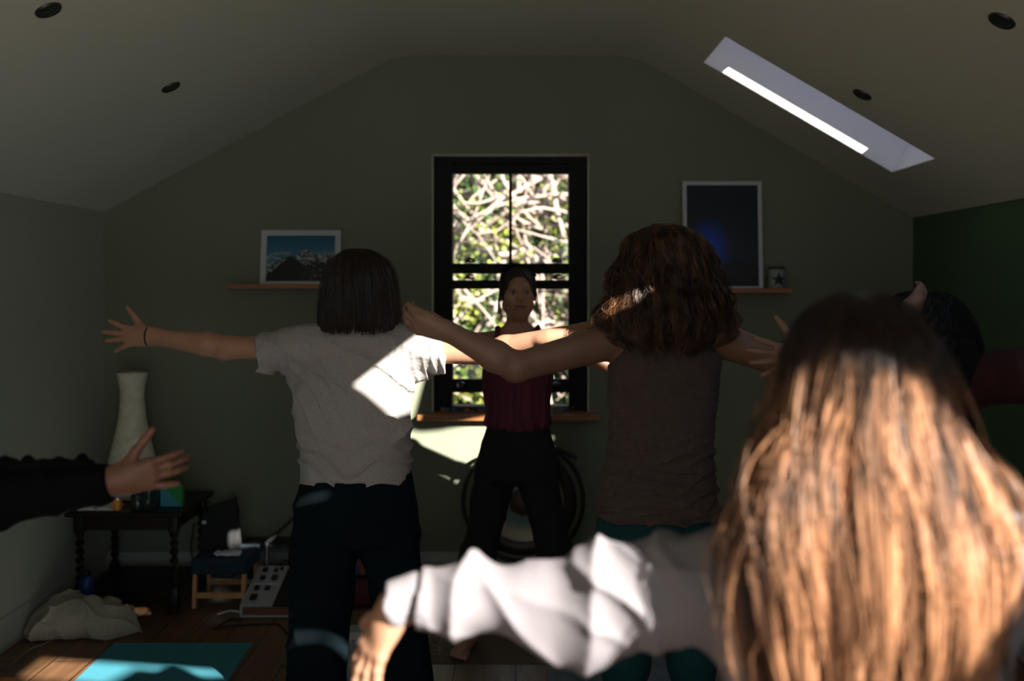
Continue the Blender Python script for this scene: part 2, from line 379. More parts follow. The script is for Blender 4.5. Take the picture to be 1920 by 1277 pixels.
# ------------------------------------------------------------ body prims
def hand(S,wr,f,t,left,curl=(10,10,12,15),spread=(10,2,-6,-16),sc=1.,thumb=(35,10),fl=1.0,rs=1.):
    """f fingers dir, t thumb side; palm normal from handedness"""
    f=nrm(f); t=V(t); t=nrm(t-f*(t@f)); n=np.cross(f,t) if left else np.cross(t,f)
    wr=V(wr); k=.010*sc
    for off,ln in ((.026,.082),(.009,.086),(-.009,.082),(-.026,.074)):
        S.cone(wr+t*off*.55*sc,wr+f*ln*sc+t*off*sc,.0145*sc,.0115*sc,k=.016,flat=(n,.85))
    S.cone(wr+t*.012*sc+f*.02*sc+n*.008*sc,wr+t*.034*sc+f*.045*sc+n*.010*sc,.016*sc,.013*sc,k=.014)
    S.cone(wr-f*.02*sc,wr+f*.03*sc,.025*sc,.028*sc,k=.02,flat=(n,.68))
    offs=(.027,.009,-.0095,-.027); ks=(.084,.089,.084,.075); Ls=(.070,.079,.073,.057)
    out=[]
    for i in range(4):
        p=wr+t*offs[i]*sc+f*ks[i]*sc; a=math.radians(spread[i]); d0=f*math.cos(a)+t*math.sin(a); c=math.radians(curl[i]); tot=0; r0=.0088*sc*rs
        for j,(lf,cc) in enumerate(((.46,1.),(.30,1.15),(.24,.8))):
            tot+=c*cc*(1. if j==0 else .9); dd=d0*math.cos(tot)+n*math.sin(tot); q=p+dd*Ls[i]*lf*sc*fl
            S.cone(p,q,r0*(1-.09*j),r0*(1-.09*(j+1)),k=.005); p=q
        out.append(p)
    a=math.radians(thumb[0]); p=wr+t*.026*sc+f*.03*sc+n*.008*sc; d0=f*math.cos(a)+t*math.sin(a)
    tot=0
    for j,lf in enumerate((.040,.032,.026)):
        tot+=math.radians(thumb[1]); dd=nrm(d0*math.cos(tot)+(n*.8-t*.35)*math.sin(tot)); q=p+dd*lf*sc*fl
        S.cone(p,q,.0125*sc*(1-.13*j),.0125*sc*(1-.13*(j+1)),k=.007); p=q
    return out,p
def head(S,c,fw,up=(0,0,1),sc=1.,face=False,k=.012):
    """c skull centre; fw facing"""
    up=nrm(up); fw=nrm(V(fw)-up*(V(fw)@up)); rt=np.cross(fw,up); c=V(c)
    L=lambda x,y,z:c+(rt*x+fw*y+up*z)*sc
    B=[rt,fw,up]
    S.ell(L(0,-.012,.028),(.076*sc,.095*sc,.088*sc),B,k=.01)
    S.ell(L(0,.028,-.035),(.060*sc,.062*sc,.082*sc),B,k=.03)
    S.ell(L(0,.060,-.092),(.026*sc,.024*sc,.022*sc),B,k=.035)
    for sx in (-1,1):
        S.cone(L(sx*.052,.005,-.062),L(sx*.022,.058,-.095),.016*sc,.014*sc,k=.03)   # jaw line
        S.ell(L(sx*.077,-.006,-.012),(.007*sc,.019*sc,.030*sc),B,k=.008)              # ear
        S.ell(L(sx*.045,.062,-.026),(.020*sc,.018*sc,.016*sc),B,k=.025)               # cheekbone
    if face:
        S.cone(L(-.036,.080,.020),L(.036,.080,.020),.011*sc,.011*sc,k=.018)           # brow
        for sx in (-1,1): S.ell(L(sx*.031,.096,.000),(.017*sc,.016*sc,.0125*sc),B,k=.012,mode='s')
        for sx in (-1,1): S.ell(L(sx*.031,.076,.000),(.0155*sc,.0135*sc,.0135*sc),B,k=.004)
        S.cone(L(0,.090,.012),L(0,.108,-.028),.0065*sc,.0095*sc,k=.014)
        for sx in (-1,1): S.ell(L(sx*.011,.098,-.031),(.0075*sc,.009*sc,.007*sc),B,k=.008)
        S.ell(L(0,.082,-.066),(.030*sc,.014*sc,.020*sc),B,k=.016)
        S.cone(L(-.017,.090,-.0575),L(.017,.090,-.0575),.0045*sc,.0045*sc,k=.006); S.cone(L(-.006,.0955,-.0565),L(.006,.0955,-.0565),.0045*sc,.0045*sc,k=.006)
        S.cone(L(-.014,.090,-.0745),L(.014,.090,-.0745),.0055*sc,.0055*sc,k=.006)
        S.cone(L(-.020,.098,-.0658),L(.020,.098,-.0658),.0035*sc,.0035*sc,k=.003,mode='s')
    else:
        S.cone(L(0,.088,.01),L(0,.104,-.028),.007*sc,.010*sc,k=.014)
    return L
def arm(S,sh,el,wr,r=(.047,.040,.036,.024),k=.03,mid=.3):
    sh,el,wr=V(sh),V(el),V(wr)
    S.cone(sh,el,r[0],r[2]*.98,k=k); m=el+(wr-el)*mid
    S.cone(el,m,r[2]*.98,r[1],k=.02); S.cone(m,wr,r[1],r[3],k=.02)
def leg(S,hp,kn,an,toe,r=(.085,.052,.055,.034),k=.04):
    hp,kn,an=V(hp),V(kn),V(an)
    S.cone(hp,kn,r[0],r[1],k=k); m=kn+(an-kn)*.32; S.cone(kn,m,r[1],r[2],k=.02); S.cone(m,an,r[2],r[3],k=.02)
    toe=nrm(toe); side=nrm(np.cross(toe,(0,0,1))); g=V([an[0],an[1],0.012])
    S.cone(g-toe*.045+V([0,0,.035]),an+V([0,0,-.01]),.030,.034,k=.02)
    S.cone(g-toe*.04+V([0,0,.030]),g+toe*.10+V([0,0,.026]),.030,.026,k=.03)
    S.cone(g+toe*.03+V([0,0,.035]),g+toe*.13+V([0,0,.018])+side*.0,.034,.018,k=.03,flat=((0,0,1),.8))
    for i,(o,l) in enumerate(((-.03,.175),(-.012,.172),(.004,.165),(.018,.155),(.031,.142))):
        rr=(.0125,.009,.0085,.008,.008)[i]; b=g+toe*(l-.045)+side*o; S.cone(b+V([0,0,.018]),g+toe*l+side*o*1.1+V([0,0,rr+.001]),rr*1.1,rr,k=.006)
# ============================================================ ROOM
XL,XR,YB,YR=-2.125,2.05,5.14,-2.2
ZL,ZR,ZT=1.894,1.863,2.70; XA,XB=-.625,.614
def struct(o,label=None): o['kind']='structure'; return o
struct(MB().box(XL-.1,XR+.1,YR-.1,YB+.25,-.12,0).build('floor',M['floor']))
# back gable wall with the window opening
WX0,WX1,WZ0,WZ1=-.432,.378,.853,2.19
def gable(y0,y1,hole,name,m):
    bm=bmesh.new()
    out=[(XL-.12,0),(XR+.12,0),(XR+.12,ZR+.1),(XR,ZR+.2),(XB,ZT+.2),(XA,ZT+.2),(XL,ZL+.2),(XL-.12,ZL+.1)]
    hx0,hx1,hz0,hz1=hole
    def P2(x,z,y): return bm.verts.new((x,y,z))
    # strips around the hole
    def top(x):
        pts=[(XL-.12,ZL+.1),(XL,ZL+.2),(XA,ZT+.2),(XB,ZT+.2),(XR,ZR+.2),(XR+.12,ZR+.1)]
        for (a,b),(c,d) in zip(pts,pts[1:]):
            if a<=x<=c: return b+(d-b)*(x-a)/(c-a)
    xs=sorted({XL-.12,XL,XA,XB,XR,XR+.12,hx0,hx1}); mb=MB()
    for a,b in zip(xs,xs[1:]):
        segs=[(0,0,top(a),top(b))] if not (a>=hx0 and b<=hx1) else [(0,0,hz0,hz0),(hz1,hz1,top(a),top(b))]
        for z0a,z0b,z1a,z1b in segs:
            if z1a-z0a<1e-4: continue
            mb.prism([(a,y0,z0a),(b,y0,z0b),(b,y0,z1b),(a,y0,z1a)],(0,y1-y0,0))
    return struct(mb.build(name,m))
gable(YB,YB+.25,(WX0,WX1,WZ0,WZ1),'wall_back',M['wall'])
gable(YR-.2,YR,(-1.3,1.5,0.0,2.1),'wall_rear',M['wall'])
struct(MB().box(XL-.12,XL,YR,YB,0,ZL+.1).build('wall_left',M['wallL']))
WY0,WY1,WA,WB=-1.75,-.45,.95,1.72
struct(MB().box(XR,XR+.12,YR,WY0,0,ZR+.1).box(XR,XR+.12,WY1,YB,0,ZR+.1).box(XR,XR+.12,WY0,WY1,0,WA).box(XR,XR+.12,WY0,WY1,WB,ZR+.1).build('wall_right',M['wallR']))
w2=struct(thing('added_window','unseen side window added in the right wall to brighten the left wall',None,(XR+.06,(WY0+WY1)/2,WA)))  # added out of view so sky light reaches the left wall
MB().box(XR+.05,XR+.09,WY0,WY0+.05,WA,WB).box(XR+.05,XR+.09,WY1-.05,WY1,WA,WB).box(XR+.05,XR+.09,WY0+.05,WY1-.05,WA,WA+.05).box(XR+.05,XR+.09,WY0+.05,WY1-.05,WB-.05,WB).box(XR+.05,XR+.09,(WY0+WY1)/2-.02,(WY0+WY1)/2+.02,WA+.05,WB-.05).build('frame',M['sash'],w2)
# ceiling: rounded profile, extruded slab, skylight and added sun openings cut through
def ceil_profile():
    pts=[(XL-.12,ZL-.12*.538)]
    sl=(ZT-ZL)/(XA-XL); sr=(ZT-ZR)/(XR-XB)
    for x0,s0,s1 in ((XA,sl,0),(XB,0,-sr)):
        r=.13
        for i in range(9):
            u=-1+2*i/8; x=x0+u*r; z=ZT+ (s0*u*r if u<0 else s1*u*r) ; z-= abs(s0-s1)*r*.25*(1-abs(u))**2
            pts.append((x,z))
    pts.append((XR+.12,ZR-.12*sr)); return pts
pf=ceil_profile(); mb=MB()
TH=.05
n=len(pf); bmc=mb.bm
ya,yb=YR-.05,YB+.1
rows=[[bmc.verts.new((x,y,z+dz)) for x,z in pf] for y,dz in ((ya,0),(yb,0),(yb,TH),(ya,TH))]
for a in range(4):
    A_,B_=rows[a],rows[(a+1)%4]
    for k in range(n-1): bmc.faces.new((A_[k],A_[k+1],B_[k+1],B_[k]))
bmc.faces.new([r[0] for r in rows]); bmc.faces.new([r[-1] for r in rows][::-1])
ceiling=struct(mb.build('ceiling',M['ceil'],smooth=True,angle=25))
def slopeZ(x): return ZT-.583*(x-XB) if x>XB else ZT
HOLES=[ # corner lists (X,Y) of unseen slope openings, added and shaped to cast sun patches
 [(1.05,1.17),(1.20,1.17),(1.235,1.34),(1.30,1.47),(1.36,1.56),(1.36,1.63),(1.31,1.59),(1.2,1.585),(1.08,1.55),(1.05,1.50)],
 [(1.41,2.51),(1.80,2.51),(1.80,3.0),(1.52,2.86),(1.43,2.70),(1.38,2.64),(1.34,2.62),(1.25,2.80),(1.16,2.98),(1.04,3.06),(1.02,2.98),(1.20,2.74),(1.33,2.57)],
 [(1.33,-.90),(1.79,-.90),(1.79,-.06),(1.33,-.08)],
 [(1.11,-.19),(1.31,-.05),(1.34,.13),(1.42,.175),(1.52,.225),(1.60,.325),(1.70,.35),(1.70,.40),(1.11,.003)],
 [(1.173,.638),(1.26,.759),(1.26,.781),(1.173,.66)],
]
SKY=(.872,1.751,4.15,4.632)
cut=MB()
s_=SUN/np.linalg.norm(SUN)
for h in HOLES:
    poly=[(x+s_[0]*.06,y+s_[1]*.06,slopeZ(x)+s_[2]*.06) for x,y in h]; cut.prism(poly,-s_*.24)
x0,x1,y0,y1=SKY
cut.prism([(x+.504*-.05,y,slopeZ(x)-.864*.05) for x,y in ((x0,y0),(x1,y0),(x1,y1),(x0,y1))],(.504*.2,0,.864*.2))
co=cut.build('cutter',M['ceil'])
md=ceiling.modifiers.new('b','BOOLEAN'); md.operation='DIFFERENCE'; md.object=co; md.solver='EXACT'
dg=bpy.context.evaluated_depsgraph_get(); me=bpy.data.meshes.new_from_object(ceiling.evaluated_get(dg)); ceiling.modifiers.clear(); ceiling.data=me
bpy.data.objects.remove(co)
# visible skylight: shaft, frame and an added blind, its gap shaped for the sun strip
HN=.433; NV=V([.504,0,.864]); AV=V([.864,0,-.504])
sk=thing('skylight','long narrow skylight with a pale lined shaft in the right ceiling slope','skylight',((x0+x1)/2,(y0+y1)/2,slopeZ((x0+x1)/2)))
def shaft(name,poly,ext,m): return MB().prism(poly,ext).build(name,m,sk)
zz=lambda x,d=0:slopeZ(x)+d
mb=MB()
LS=(x1-x0)/.864; O0=V([x0,0,zz(x0)])
def sp_(a,y,n): return O0+AV*a+V([0,y,0])+NV*n
for (a0_,a1_,ya_,yb_) in ((-.03,LS+.03,y1-.003,y1+.03),(-.03,LS+.03,y0-.03,y0+.003),(-.03,.003,y0,y1),(LS-.003,LS+.03,y0,y1)):
    mb.prism([sp_(a0_,ya_,.002),sp_(a1_,ya_,.002),sp_(a1_,ya_,HN),sp_(a0_,ya_,HN)],(0,yb_-ya_,0))
mb.build('shaft',M['shaft'],sk)
blind=bpy.data.materials.new('added_translucent_blind'); blind.use_nodes=True; nt=blind.node_tree; nt.nodes.clear()
o_=nt.nodes.new('ShaderNodeOutputMaterial'); t_=nt.nodes.new('ShaderNodeBsdfTranslucent'); t_.inputs['Color'].default_value=(.23,.24,.29,1); nt.links.new(t_.outputs[0],o_.inputs[0])
ys=y0+.055
mb=MB().prism([sp_(-.02,ys,HN-.015),sp_(LS+.02,ys,HN-.015),sp_(LS+.02,ys,HN-.010),sp_(-.02,ys,HN-.010)],(0,y1+.02-ys,0)).prism([sp_(-.02,y0-.02,HN-.015),sp_(.26,y0-.02,HN-.015),sp_(.26,y0-.02,HN-.010),sp_(-.02,y0-.02,HN-.010)],(0,ys-y0+.02,0))
mb.build('blind',blind,sk)
# downlights
def downlight(px,py,side,label):
    u=(px-967)/F; v=(540-py)/F
    if side>0: d=(1.2+.583*XB)/(v+.583*u); nrm_=Vector((-.583,0,-1)).normalized(); 
    else:
        sl=(ZT-ZL)/(XA-XL); d=(1.2-sl*XA)/(v-sl*u); nrm_=Vector((sl,0,-1)).normalized()
    c=Vector((u*d,d,1.5+v*d)); Mx=nrm_.to_track_quat('Z','Y').to_matrix()
    t=thing('downlight',label,'ceiling light',c,'recessed downlights in the sloping ceiling')
    MB().lathe([(.039,-.004),(.039,.003),(.036,.007),(.029,.007),(.025,.003),(.025,-.002)],c,28,Mx,False,False).build('trim_ring',M['steel_dark'],t,True)
    MB().lathe([(.025,.003),(.017,.001),(.015,.003),(.008,.0035)],c,24,Mx,False,True).build('lamp',M['glass_dark'],t,True)
M['steel_dark']=mat('dark_nickel',(.05,.05,.045),.35,metal=.7)
downlight(320,163,-1,'recessed downlight halfway down the left ceiling slope')
downlight(90,18,-1,'recessed downlight at the top left corner of the photo')
downlight(1617,177,1,'recessed downlight just right of the skylight')
downlight(1879,38,1,'recessed downlight at the top right corner of the photo')
# baseboards (moulded)
def base(name,p0,p1,inn):
    prof=[(0,0),(.018,0),(.018,.095),(.014,.105),(.014,.112),(.009,.122),(.006,.136),(0,.138)]
    p0,p1,inn=V(p0),V(p1),V(inn)
    poly=[p0+inn*a+V([0,0,b]) for a,b in prof]
    return struct(MB().prism(poly,p1-p0).build(name,M['trim']))
base('baseboard_back',(XL+.018,YB,0),(XR-.018,YB,0),(0,-1,0))
base('baseboard_left',(XL,YR,0),(XL,YB,0),(1,0,0))
base('baseboard_right',(XR,YR,0),(XR,YB,0),(-1,0,0))
# ------------------------------------------------ window
win=struct(thing('window_1','black sash window with a raised lower sash in the back wall',None,(0,YB,WZ0))); 
if 'category' in win: del win['category']
yf=YB+.075
def wz(py,y=5.2): return 1.5-(py-540)/F*y
def wx(px,y=5.2): return (px-967)/F*y
MB().box(WX0+.004,WX0+.10,yf,yf+.10,WZ0+.004,WZ1-.004).box(WX1-.10,WX1-.004,yf,yf+.10,WZ0+.004,WZ1-.004).box(WX0+.1,WX1-.1,yf,yf+.10,wz(305),WZ1-.004).box(WX0+.1,WX1-.1,yf,yf+.1,WZ0+.004,WZ0+.028).build('frame',M['sash'],win)
MB().box(WX0+.0005,WX0+.004,YB-.0,yf+.1,WZ0+.004,WZ1-.004).box(WX1-.004,WX1-.0005,YB,yf+.1,WZ0+.004,WZ1-.004).box(WX0+.004,WX1-.004,YB,yf+.1,WZ1-.004,WZ1-.0005).build('reveal_lining',M['jamb'],win)
gx0,gx1=wx(841),wx(1072)
def sash(y,zt,zb,rt,rb,munt,name):
    s=MB().box(WX0+.10,gx0,y,y+.035,zb,zt).box(gx1,WX1-.10,y,y+.035,zb,zt).box(gx0,gx1,y,y+.035,zt-rt,zt).box(gx0,gx1,y,y+.035,zb,zb+rb)
    if munt: s.box(wx(957)-.008,wx(957)+.008,y+.004,y+.031,zb+rb,zt-rt)
    o=s.build(name,M['sash'],win); 
    g=MB().box(gx0,gx1,y+.016,y+.019,zb+rb,zt-rt).build('pane',M['pane'],o)
    return o
pane=bpy.data.materials.new('window_glass'); pane.use_nodes=True; nt=pane.node_tree; nt.nodes.clear()
o_=nt.nodes.new('ShaderNodeOutputMaterial'); mx=nt.nodes.new('ShaderNodeMixShader'); tr=nt.nodes.new('ShaderNodeBsdfTransparent'); gl=nt.nodes.new('ShaderNodeBsdfGlossy'); gl.inputs['Roughness'].default_value=.02
fr=nt.nodes.new('ShaderNodeFresnel'); fr.inputs['IOR'].default_value=1.3; nt.links.new(fr.outputs[0],mx.inputs[0]); nt.links.new(tr.outputs[0],mx.inputs[1]); nt.links.new(gl.outputs[0],mx.inputs[2]); nt.links.new(mx.outputs[0],o_.inputs[0])
M['pane']=pane
up=sash(yf+.055,wz(303),wz(513),wz(303)-wz(323),wz(493)-wz(513),True,'upper_sash')
lw=sash(yf+.012,wz(525),wz(737),wz(525)-wz(542),wz(712)-wz(737),True,'lower_sash')
for px,py,par,y in ((880,491,up,yf+.055),(1045,491,up,yf+.055),(880,523,lw,yf+.012),(1045,523,lw,yf+.012)):
    x,z=wx(px),wz(py); MB().box(x-.028,x+.028,y-.02,y+.01,z-.002,z+.010,.003).lathe([(.012,0),(.012,.008),(.006,.014)],(x-.01,y-.006,z+.008),12).tube([(x-.01,y-.006,z+.02),(x+.022,y-.01,z+.017)],.005,8).build('sash_fastener',M['black'],par,True)
for px in (865,1043):
    x,z=wx(px,5.15),wz(724,5.15); MB().lathe([(.028,0),(.028,.004),(.014,.006),(.012,.014),(.018,.024),(.015,.032),(.006,.036)],(x,yf+.010,z),20,Vector((0,-1,0)).to_track_quat('Z','Y').to_matrix()).build('sash_knob',mat('glossy_black_knob',(.01,.01,.01),.12),lw,True)
sill=MB().box((782-967)/F*5.08,(1126-967)/F*5.08,YB-.066,YB-.001,.822,.852,.006).build('window_sill',M['oak'])
tag(sill,'orange oiled oak board sill under the sash window','window sill')
MB().box(WX0+.004,WX1-.004,YB,yf,WZ0+.0005,WZ0+.004).build('inner_ledge',M['oak'],win)
# patterned draught strip lying on the ledge
pat=mat('patterned_cord_cloth',(.55,.20,.05),.9); nt=pat.node_tree; tc=nt.nodes.new('ShaderNodeTexCoord'); vr=nt.nodes.new('ShaderNodeTexVoronoi'); vr.inputs['Scale'].default_value=38; rp=nt.nodes.new('ShaderNodeValToRGB')
nt.links.new(tc.outputs['Object'],vr.inputs['Vector']); nt.links.new(vr.outputs['Color'],rp.inputs['Fac']); nt.links.new(rp.outputs['Color'],nt.nodes['Principled BSDF'].inputs['Base Color'])
rp.color_ramp.interpolation='CONSTANT'; rp.color_ramp.elements[0].color=(.02,.03,.05,1); rp.color_ramp.elements[1].position=.45; rp.color_ramp.elements[1].color=(.5,.18,.05,1); e=rp.color_ramp.elements.new(.7); e.color=(.03,.12,.25,1)
t=MB().tube([(wx(x,5.16),YB+.03,WZ0+.017+.003*math.sin(x*.2)) for x in range(826,1086,10)],[.0125+.002*math.sin(i*2.1) for i in range(26)],10).build('patterned_cloth_roll',pat,None,True); tag(t,'patterned rolled cloth lying along the window ledge','cloth')
t=MB()
for i in range(9):
    x=wx(1034+i*2.3,5.1); t.tube([(x,YB-.01,.870),(x+RNG.uniform(-.008,.008),YB-.02,.880+.006*math.sin(i)),(x+.006*math.sin(i*3),YB-.035-.01*math.sin(i*2),.857)],.004,6)
t=t.build('tassel_string',M['mug'],None,True); tag(t,'pale knotted tassels bunched on the sill by the rolled cloth','tassels')
# ------------------------------------------------ shelves and pictures
def shelf(x0,x1,z,label,grp='oak picture shelves'):
    t=thing('wall_shelf',label,'shelf',((x0+x1)/2,YB,z),grp)
    MB().box(x0,x1,YB-.09,YB-.001,z-.022,z,.002).build('board',M['oak'],t)
sx0,sx1=(428-967)/F*5.06,-.80
zs=1.5-(533-540)/F*5.06; shelf(sx0,sx1,zs,'oiled wood shelf on the left of the window under the mountain picture')
zr=1.5-(541-540)/F*5.06; shelf((1270-967)/F*5.06,(1484-967)/F*5.06,zr,'oiled wood shelf on the right of the window under the dark blue poster')
def picture(name,pxl,pxr,pyt,zb,art,label,fw,lean=.012,Y=5.075):
    x0,x1=(pxl-967)/F*Y,(pxr-967)/F*Y; z1=1.5-(pyt-540)/F*Y
    t=thing(name,label,'picture',((x0+x1)/2,Y,zb))
    R=Matrix.Translation((0,Y,zb))@Matrix.Rotation(-math.atan(.035/(z1-zb)),4,'X')@Matrix.Translation((0,-Y,-zb))
    h=z1-zb
    MB().box(x0,x0+fw,Y,Y+.018,zb,z1,0,R).box(x1-fw,x1,Y,Y+.018,zb,z1,0,R).box(x0+fw,x1-fw,Y,Y+.018,z1-fw,z1,0,R).box(x0+fw,x1-fw,Y,Y+.018,zb,zb+fw*.5,0,R).build('frame',M['white'],t)
    MB().box(x0+fw,x1-fw,Y+.008,Y+.014,zb+fw*.5,z1-fw,0,R).build('print',art,t)
    return t,(x0+fw,x1-fw,zb+fw*.5,z1-fw)
def art_nodes(name,rough=.12):
    m=mat(name,(.1,.1,.1),rough); nt=m.node_tree; return m,nt,nt.nodes['Principled BSDF']
def mnode(nt,op,a,b=None,c=None):
    n=nt.nodes.new('ShaderNodeMath'); n.operation=op
    for i,v in enumerate((a,b,c)):
        if v is None: continue
        if isinstance(v,(int,float)): n.inputs[i].default_value=v
        else: nt.links.new(v,n.inputs[i])
    return n.outputs[0]
def mixc(nt,f,a,b):
    n=nt.nodes.new('ShaderNodeMix'); n.data_type='RGBA'
    if isinstance(f,(int,float)): n.inputs['Factor'].default_value=f
    else: nt.links.new(f,n.inputs['Factor'])
    for i,v in ((6,a),(7,b)):
        if isinstance(v,tuple): n.inputs[i].default_value=(*v,1)
        else: nt.links.new(v,n.inputs[i])
    return n.outputs[2]
def uvw(nt,x0,x1,z0,z1):
    tc=nt.nodes.new('ShaderNodeTexCoord'); sp=nt.nodes.new('ShaderNodeSeparateXYZ'); nt.links.new(tc.outputs['Object'],sp.inputs[0])
    u=mnode(nt,'DIVIDE',mnode(nt,'SUBTRACT',sp.outputs[0],x0),x1-x0); v=mnode(nt,'DIVIDE',mnode(nt,'SUBTRACT',sp.outputs[2],z0),z1-z0)
    cb=nt.nodes.new('ShaderNodeCombineXYZ'); nt.links.new(u,cb.inputs[0]); nt.links.new(v,cb.inputs[1]); return u,v,cb.outputs[0]
def nz(nt,vec,sc,det=6,rough=.55,sx=1,sy=1,off=0):
    mp=nt.nodes.new('ShaderNodeMapping'); mp.inputs['Scale'].default_value=(sx,sy,1); mp.inputs['Location'].default_value=(off,off,0); nt.links.new(vec,mp.inputs[0])
    n=nt.nodes.new('ShaderNodeTexNoise'); n.inputs['Scale'].default_value=sc; n.inputs['Detail'].default_value=det; n.inputs['Roughness'].default_value=rough; nt.links.new(mp.outputs[0],n.inputs['Vector']); return n.outputs['Fac']
def sstep(nt,e0,e1,x): 
    n=nt.nodes.new('ShaderNodeMapRange'); n.interpolation_type='SMOOTHSTEP'; n.inputs[1].default_value=e0; n.inputs[2].default_value=e1; nt.links.new(x,n.inputs[0]); return n.outputs[0]
m_mt,nt,b=art_nodes('mountain_print')
pm,(a0,a1,b0,b1)=picture('framed_picture',487,637,430,zs+.001,m_mt,'white framed landscape picture of snowy mountains on the left shelf',.028)
u,v,vec=uvw(nt,a0,a1,b0,b1)
def fsum(*a):
    r=a[0]
    for q in a[1:]: r=mnode(nt,'ADD',r,q)
    return r
def tri(c,h,s): # peak at c
    return mnode(nt,'MULTIPLY_ADD',mnode(nt,'ABSOLUTE',mnode(nt,'SUBTRACT',u,c)),-s,h)
n1=nz(nt,vec,6,8,.65); n2=nz(nt,vec,16,8,.7,1,1.2,3)
ridge1=fsum(mnode(nt,'MAXIMUM',tri(.58,.66,.5),tri(.85,.6,.5)),mnode(nt,'MULTIPLY',mnode(nt,'SUBTRACT',n1,.5),.28))
ridge2=fsum(mnode(nt,'MAXIMUM',tri(.36,.58,1.3),tri(.74,.46,.7)),mnode(nt,'MULTIPLY',mnode(nt,'SUBTRACT',n1,.5),.15))
sky=mixc(nt,v,(.08,.30,.36),(.012,.10,.20))
cloudm=mnode(nt,'MULTIPLY',sstep(nt,.5,.62,nz(nt,vec,4,5,.5,1,2.2,7)),sstep(nt,.72,.45,v))
col=mixc(nt,cloudm,sky,(.42,.40,.38))
rock=mixc(nt,sstep(nt,.47,.56,n2),(.02,.035,.04),(.42,.45,.46))
col=mixc(nt,sstep(nt,-.01,.01,mnode(nt,'SUBTRACT',ridge1,v)),col,rock)
dark=mixc(nt,mnode(nt,'MULTIPLY',sstep(nt,.55,.62,n2),sstep(nt,.45,.8,u)),(.012,.014,.016),(.25,.26,.26))
col=mixc(nt,sstep(nt,-.01,.01,mnode(nt,'SUBTRACT',ridge2,v)),col,dark)
nt.links.new(col,b.inputs['Base Color'])
m_ns,nt,b=art_nodes('night_sky_print',.28); b.inputs['Specular IOR Level'].default_value=.35
pn,(a0,a1,b0,b1)=picture('framed_poster',1282,1431,338,zr+.001,m_ns,'tall white framed dark blue night sky poster on the right shelf',.02)
u,v,vec=uvw(nt,a0,a1,b0,b1)
du=mnode(nt,'SUBTRACT',u,.30); dv=mnode(nt,'SUBTRACT',v,.36); rr=mnode(nt,'SQRT',fsum(mnode(nt,'MULTIPLY',du,du),mnode(nt,'MULTIPLY',dv,dv)))
col=mixc(nt,sstep(nt,.36,.04,rr),(.005,.014,.026),(.003,.06,.55))
ml=fsum(mnode(nt,'MULTIPLY_ADD',mnode(nt,'ABSOLUTE',mnode(nt,'SUBTRACT',u,.75)),-.12,.25),mnode(nt,'MULTIPLY',mnode(nt,'SUBTRACT',nz(nt,vec,4,4),.5),.06))
col=mixc(nt,sstep(nt,-.005,.005,mnode(nt,'SUBTRACT',ml,v)),col,(.006,.006,.007))
nt.links.new(col,b.inputs['Base Color'])
# mug / candle jar with a star
cx,cz=(1456-967)/F*5.085,zr+.0005; jar=thing('star_jar','white jar with a black star and dark lid on the right shelf','jar',(cx,5.085,cz))
MB().lathe([(.040,0),(.043,.004),(.043,.092),(.039,.098)],(cx,5.085,cz),32).build('body',M['mug'],jar,True)
MB().lathe([(.040,.099),(.041,.101),(.041,.108),(.039,.110)],(cx,5.085,cz),32).build('lid',M['black'],jar,True)
mb=MB(); ring=[]
for i in range(10):
    a=math.pi/2+i*math.pi/5; r=.038 if i%2==0 else .016; x=r*math.cos(a); z=r*math.sin(a)+.044; th=x/.0434
    ring.append((cx+.0452*math.sin(th),5.085-.0452*math.cos(th),cz+z))
bc=mb.bm.verts.new((cx,5.085-.0456,cz+.046)); vs=[mb.bm.verts.new(p) for p in ring]
for i in range(10): mb.bm.faces.new((bc,vs[i],vs[(i+1)%10]))
st=mb.build('star_emblem',M['star'],jar); md=st.modifiers.new('s','SOLIDIFY'); md.thickness=.001
# ------------------------------------------------ side table with barley twist legs
tx0,tx1,ty0,ty1,tz=-2.04,-1.545,4.56,5.02,.475
tb=thing('side_table','dark wooden side table with barley twist legs in the left corner','table',((tx0+tx1)/2,(ty0+ty1)/2,0))
MB().box(tx0-.02,tx1+.02,ty0-.02,ty1+.02,tz-.022,tz,.006).build('tabletop',M['darkwood'],tb)
MB().box(tx0+.03,tx1-.03,ty0+.02,ty0+.035,tz-.09,tz-.022).box(tx0+.03,tx1-.03,ty1-.035,ty1-.02,tz-.09,tz-.022).box(tx0+.02,tx0+.035,ty0+.03,ty1-.03,tz-.09,tz-.022).box(tx1-.035,tx1-.02,ty0+.03,ty1-.03,tz-.09,tz-.022).build('apron',M['darkwood'],tb)
MB().box(tx0+.02,tx1-.02,ty0+.02,ty1-.02,.085,.105,.003).build('lower_shelf',M['darkwood'],tb)
for x in (tx0+.03,tx1-.03):
    for y in (ty0+.03,ty1-.03):
        mb=MB().box(x-.021,x+.021,y-.021,y+.021,0,.12,.002).box(x-.021,x+.021,y-.021,y+.021,tz-.10,tz-.022,.002)
        prev=None; ns=40
        for k in range(ns+1):
            z=.12+(tz-.22)*k/ns; tw=k/ns*2*math.pi*3.2
            r=[mb.bm.verts.new((x+(.0135+.0065*math.cos(2*a-tw*2+0*a))*math.cos(a),y+(.0135+.0065*math.cos(2*a-tw*2))*math.sin(a),z)) for a in [2*math.pi*j/14 for j in range(14)]]
            if prev:
                for j in range(14): mb.bm.faces.new((prev[j],prev[(j+1)%14],r[(j+1)%14],r[j]))
            prev=r
        mb.build('leg',M['darkwood'],tb,True)
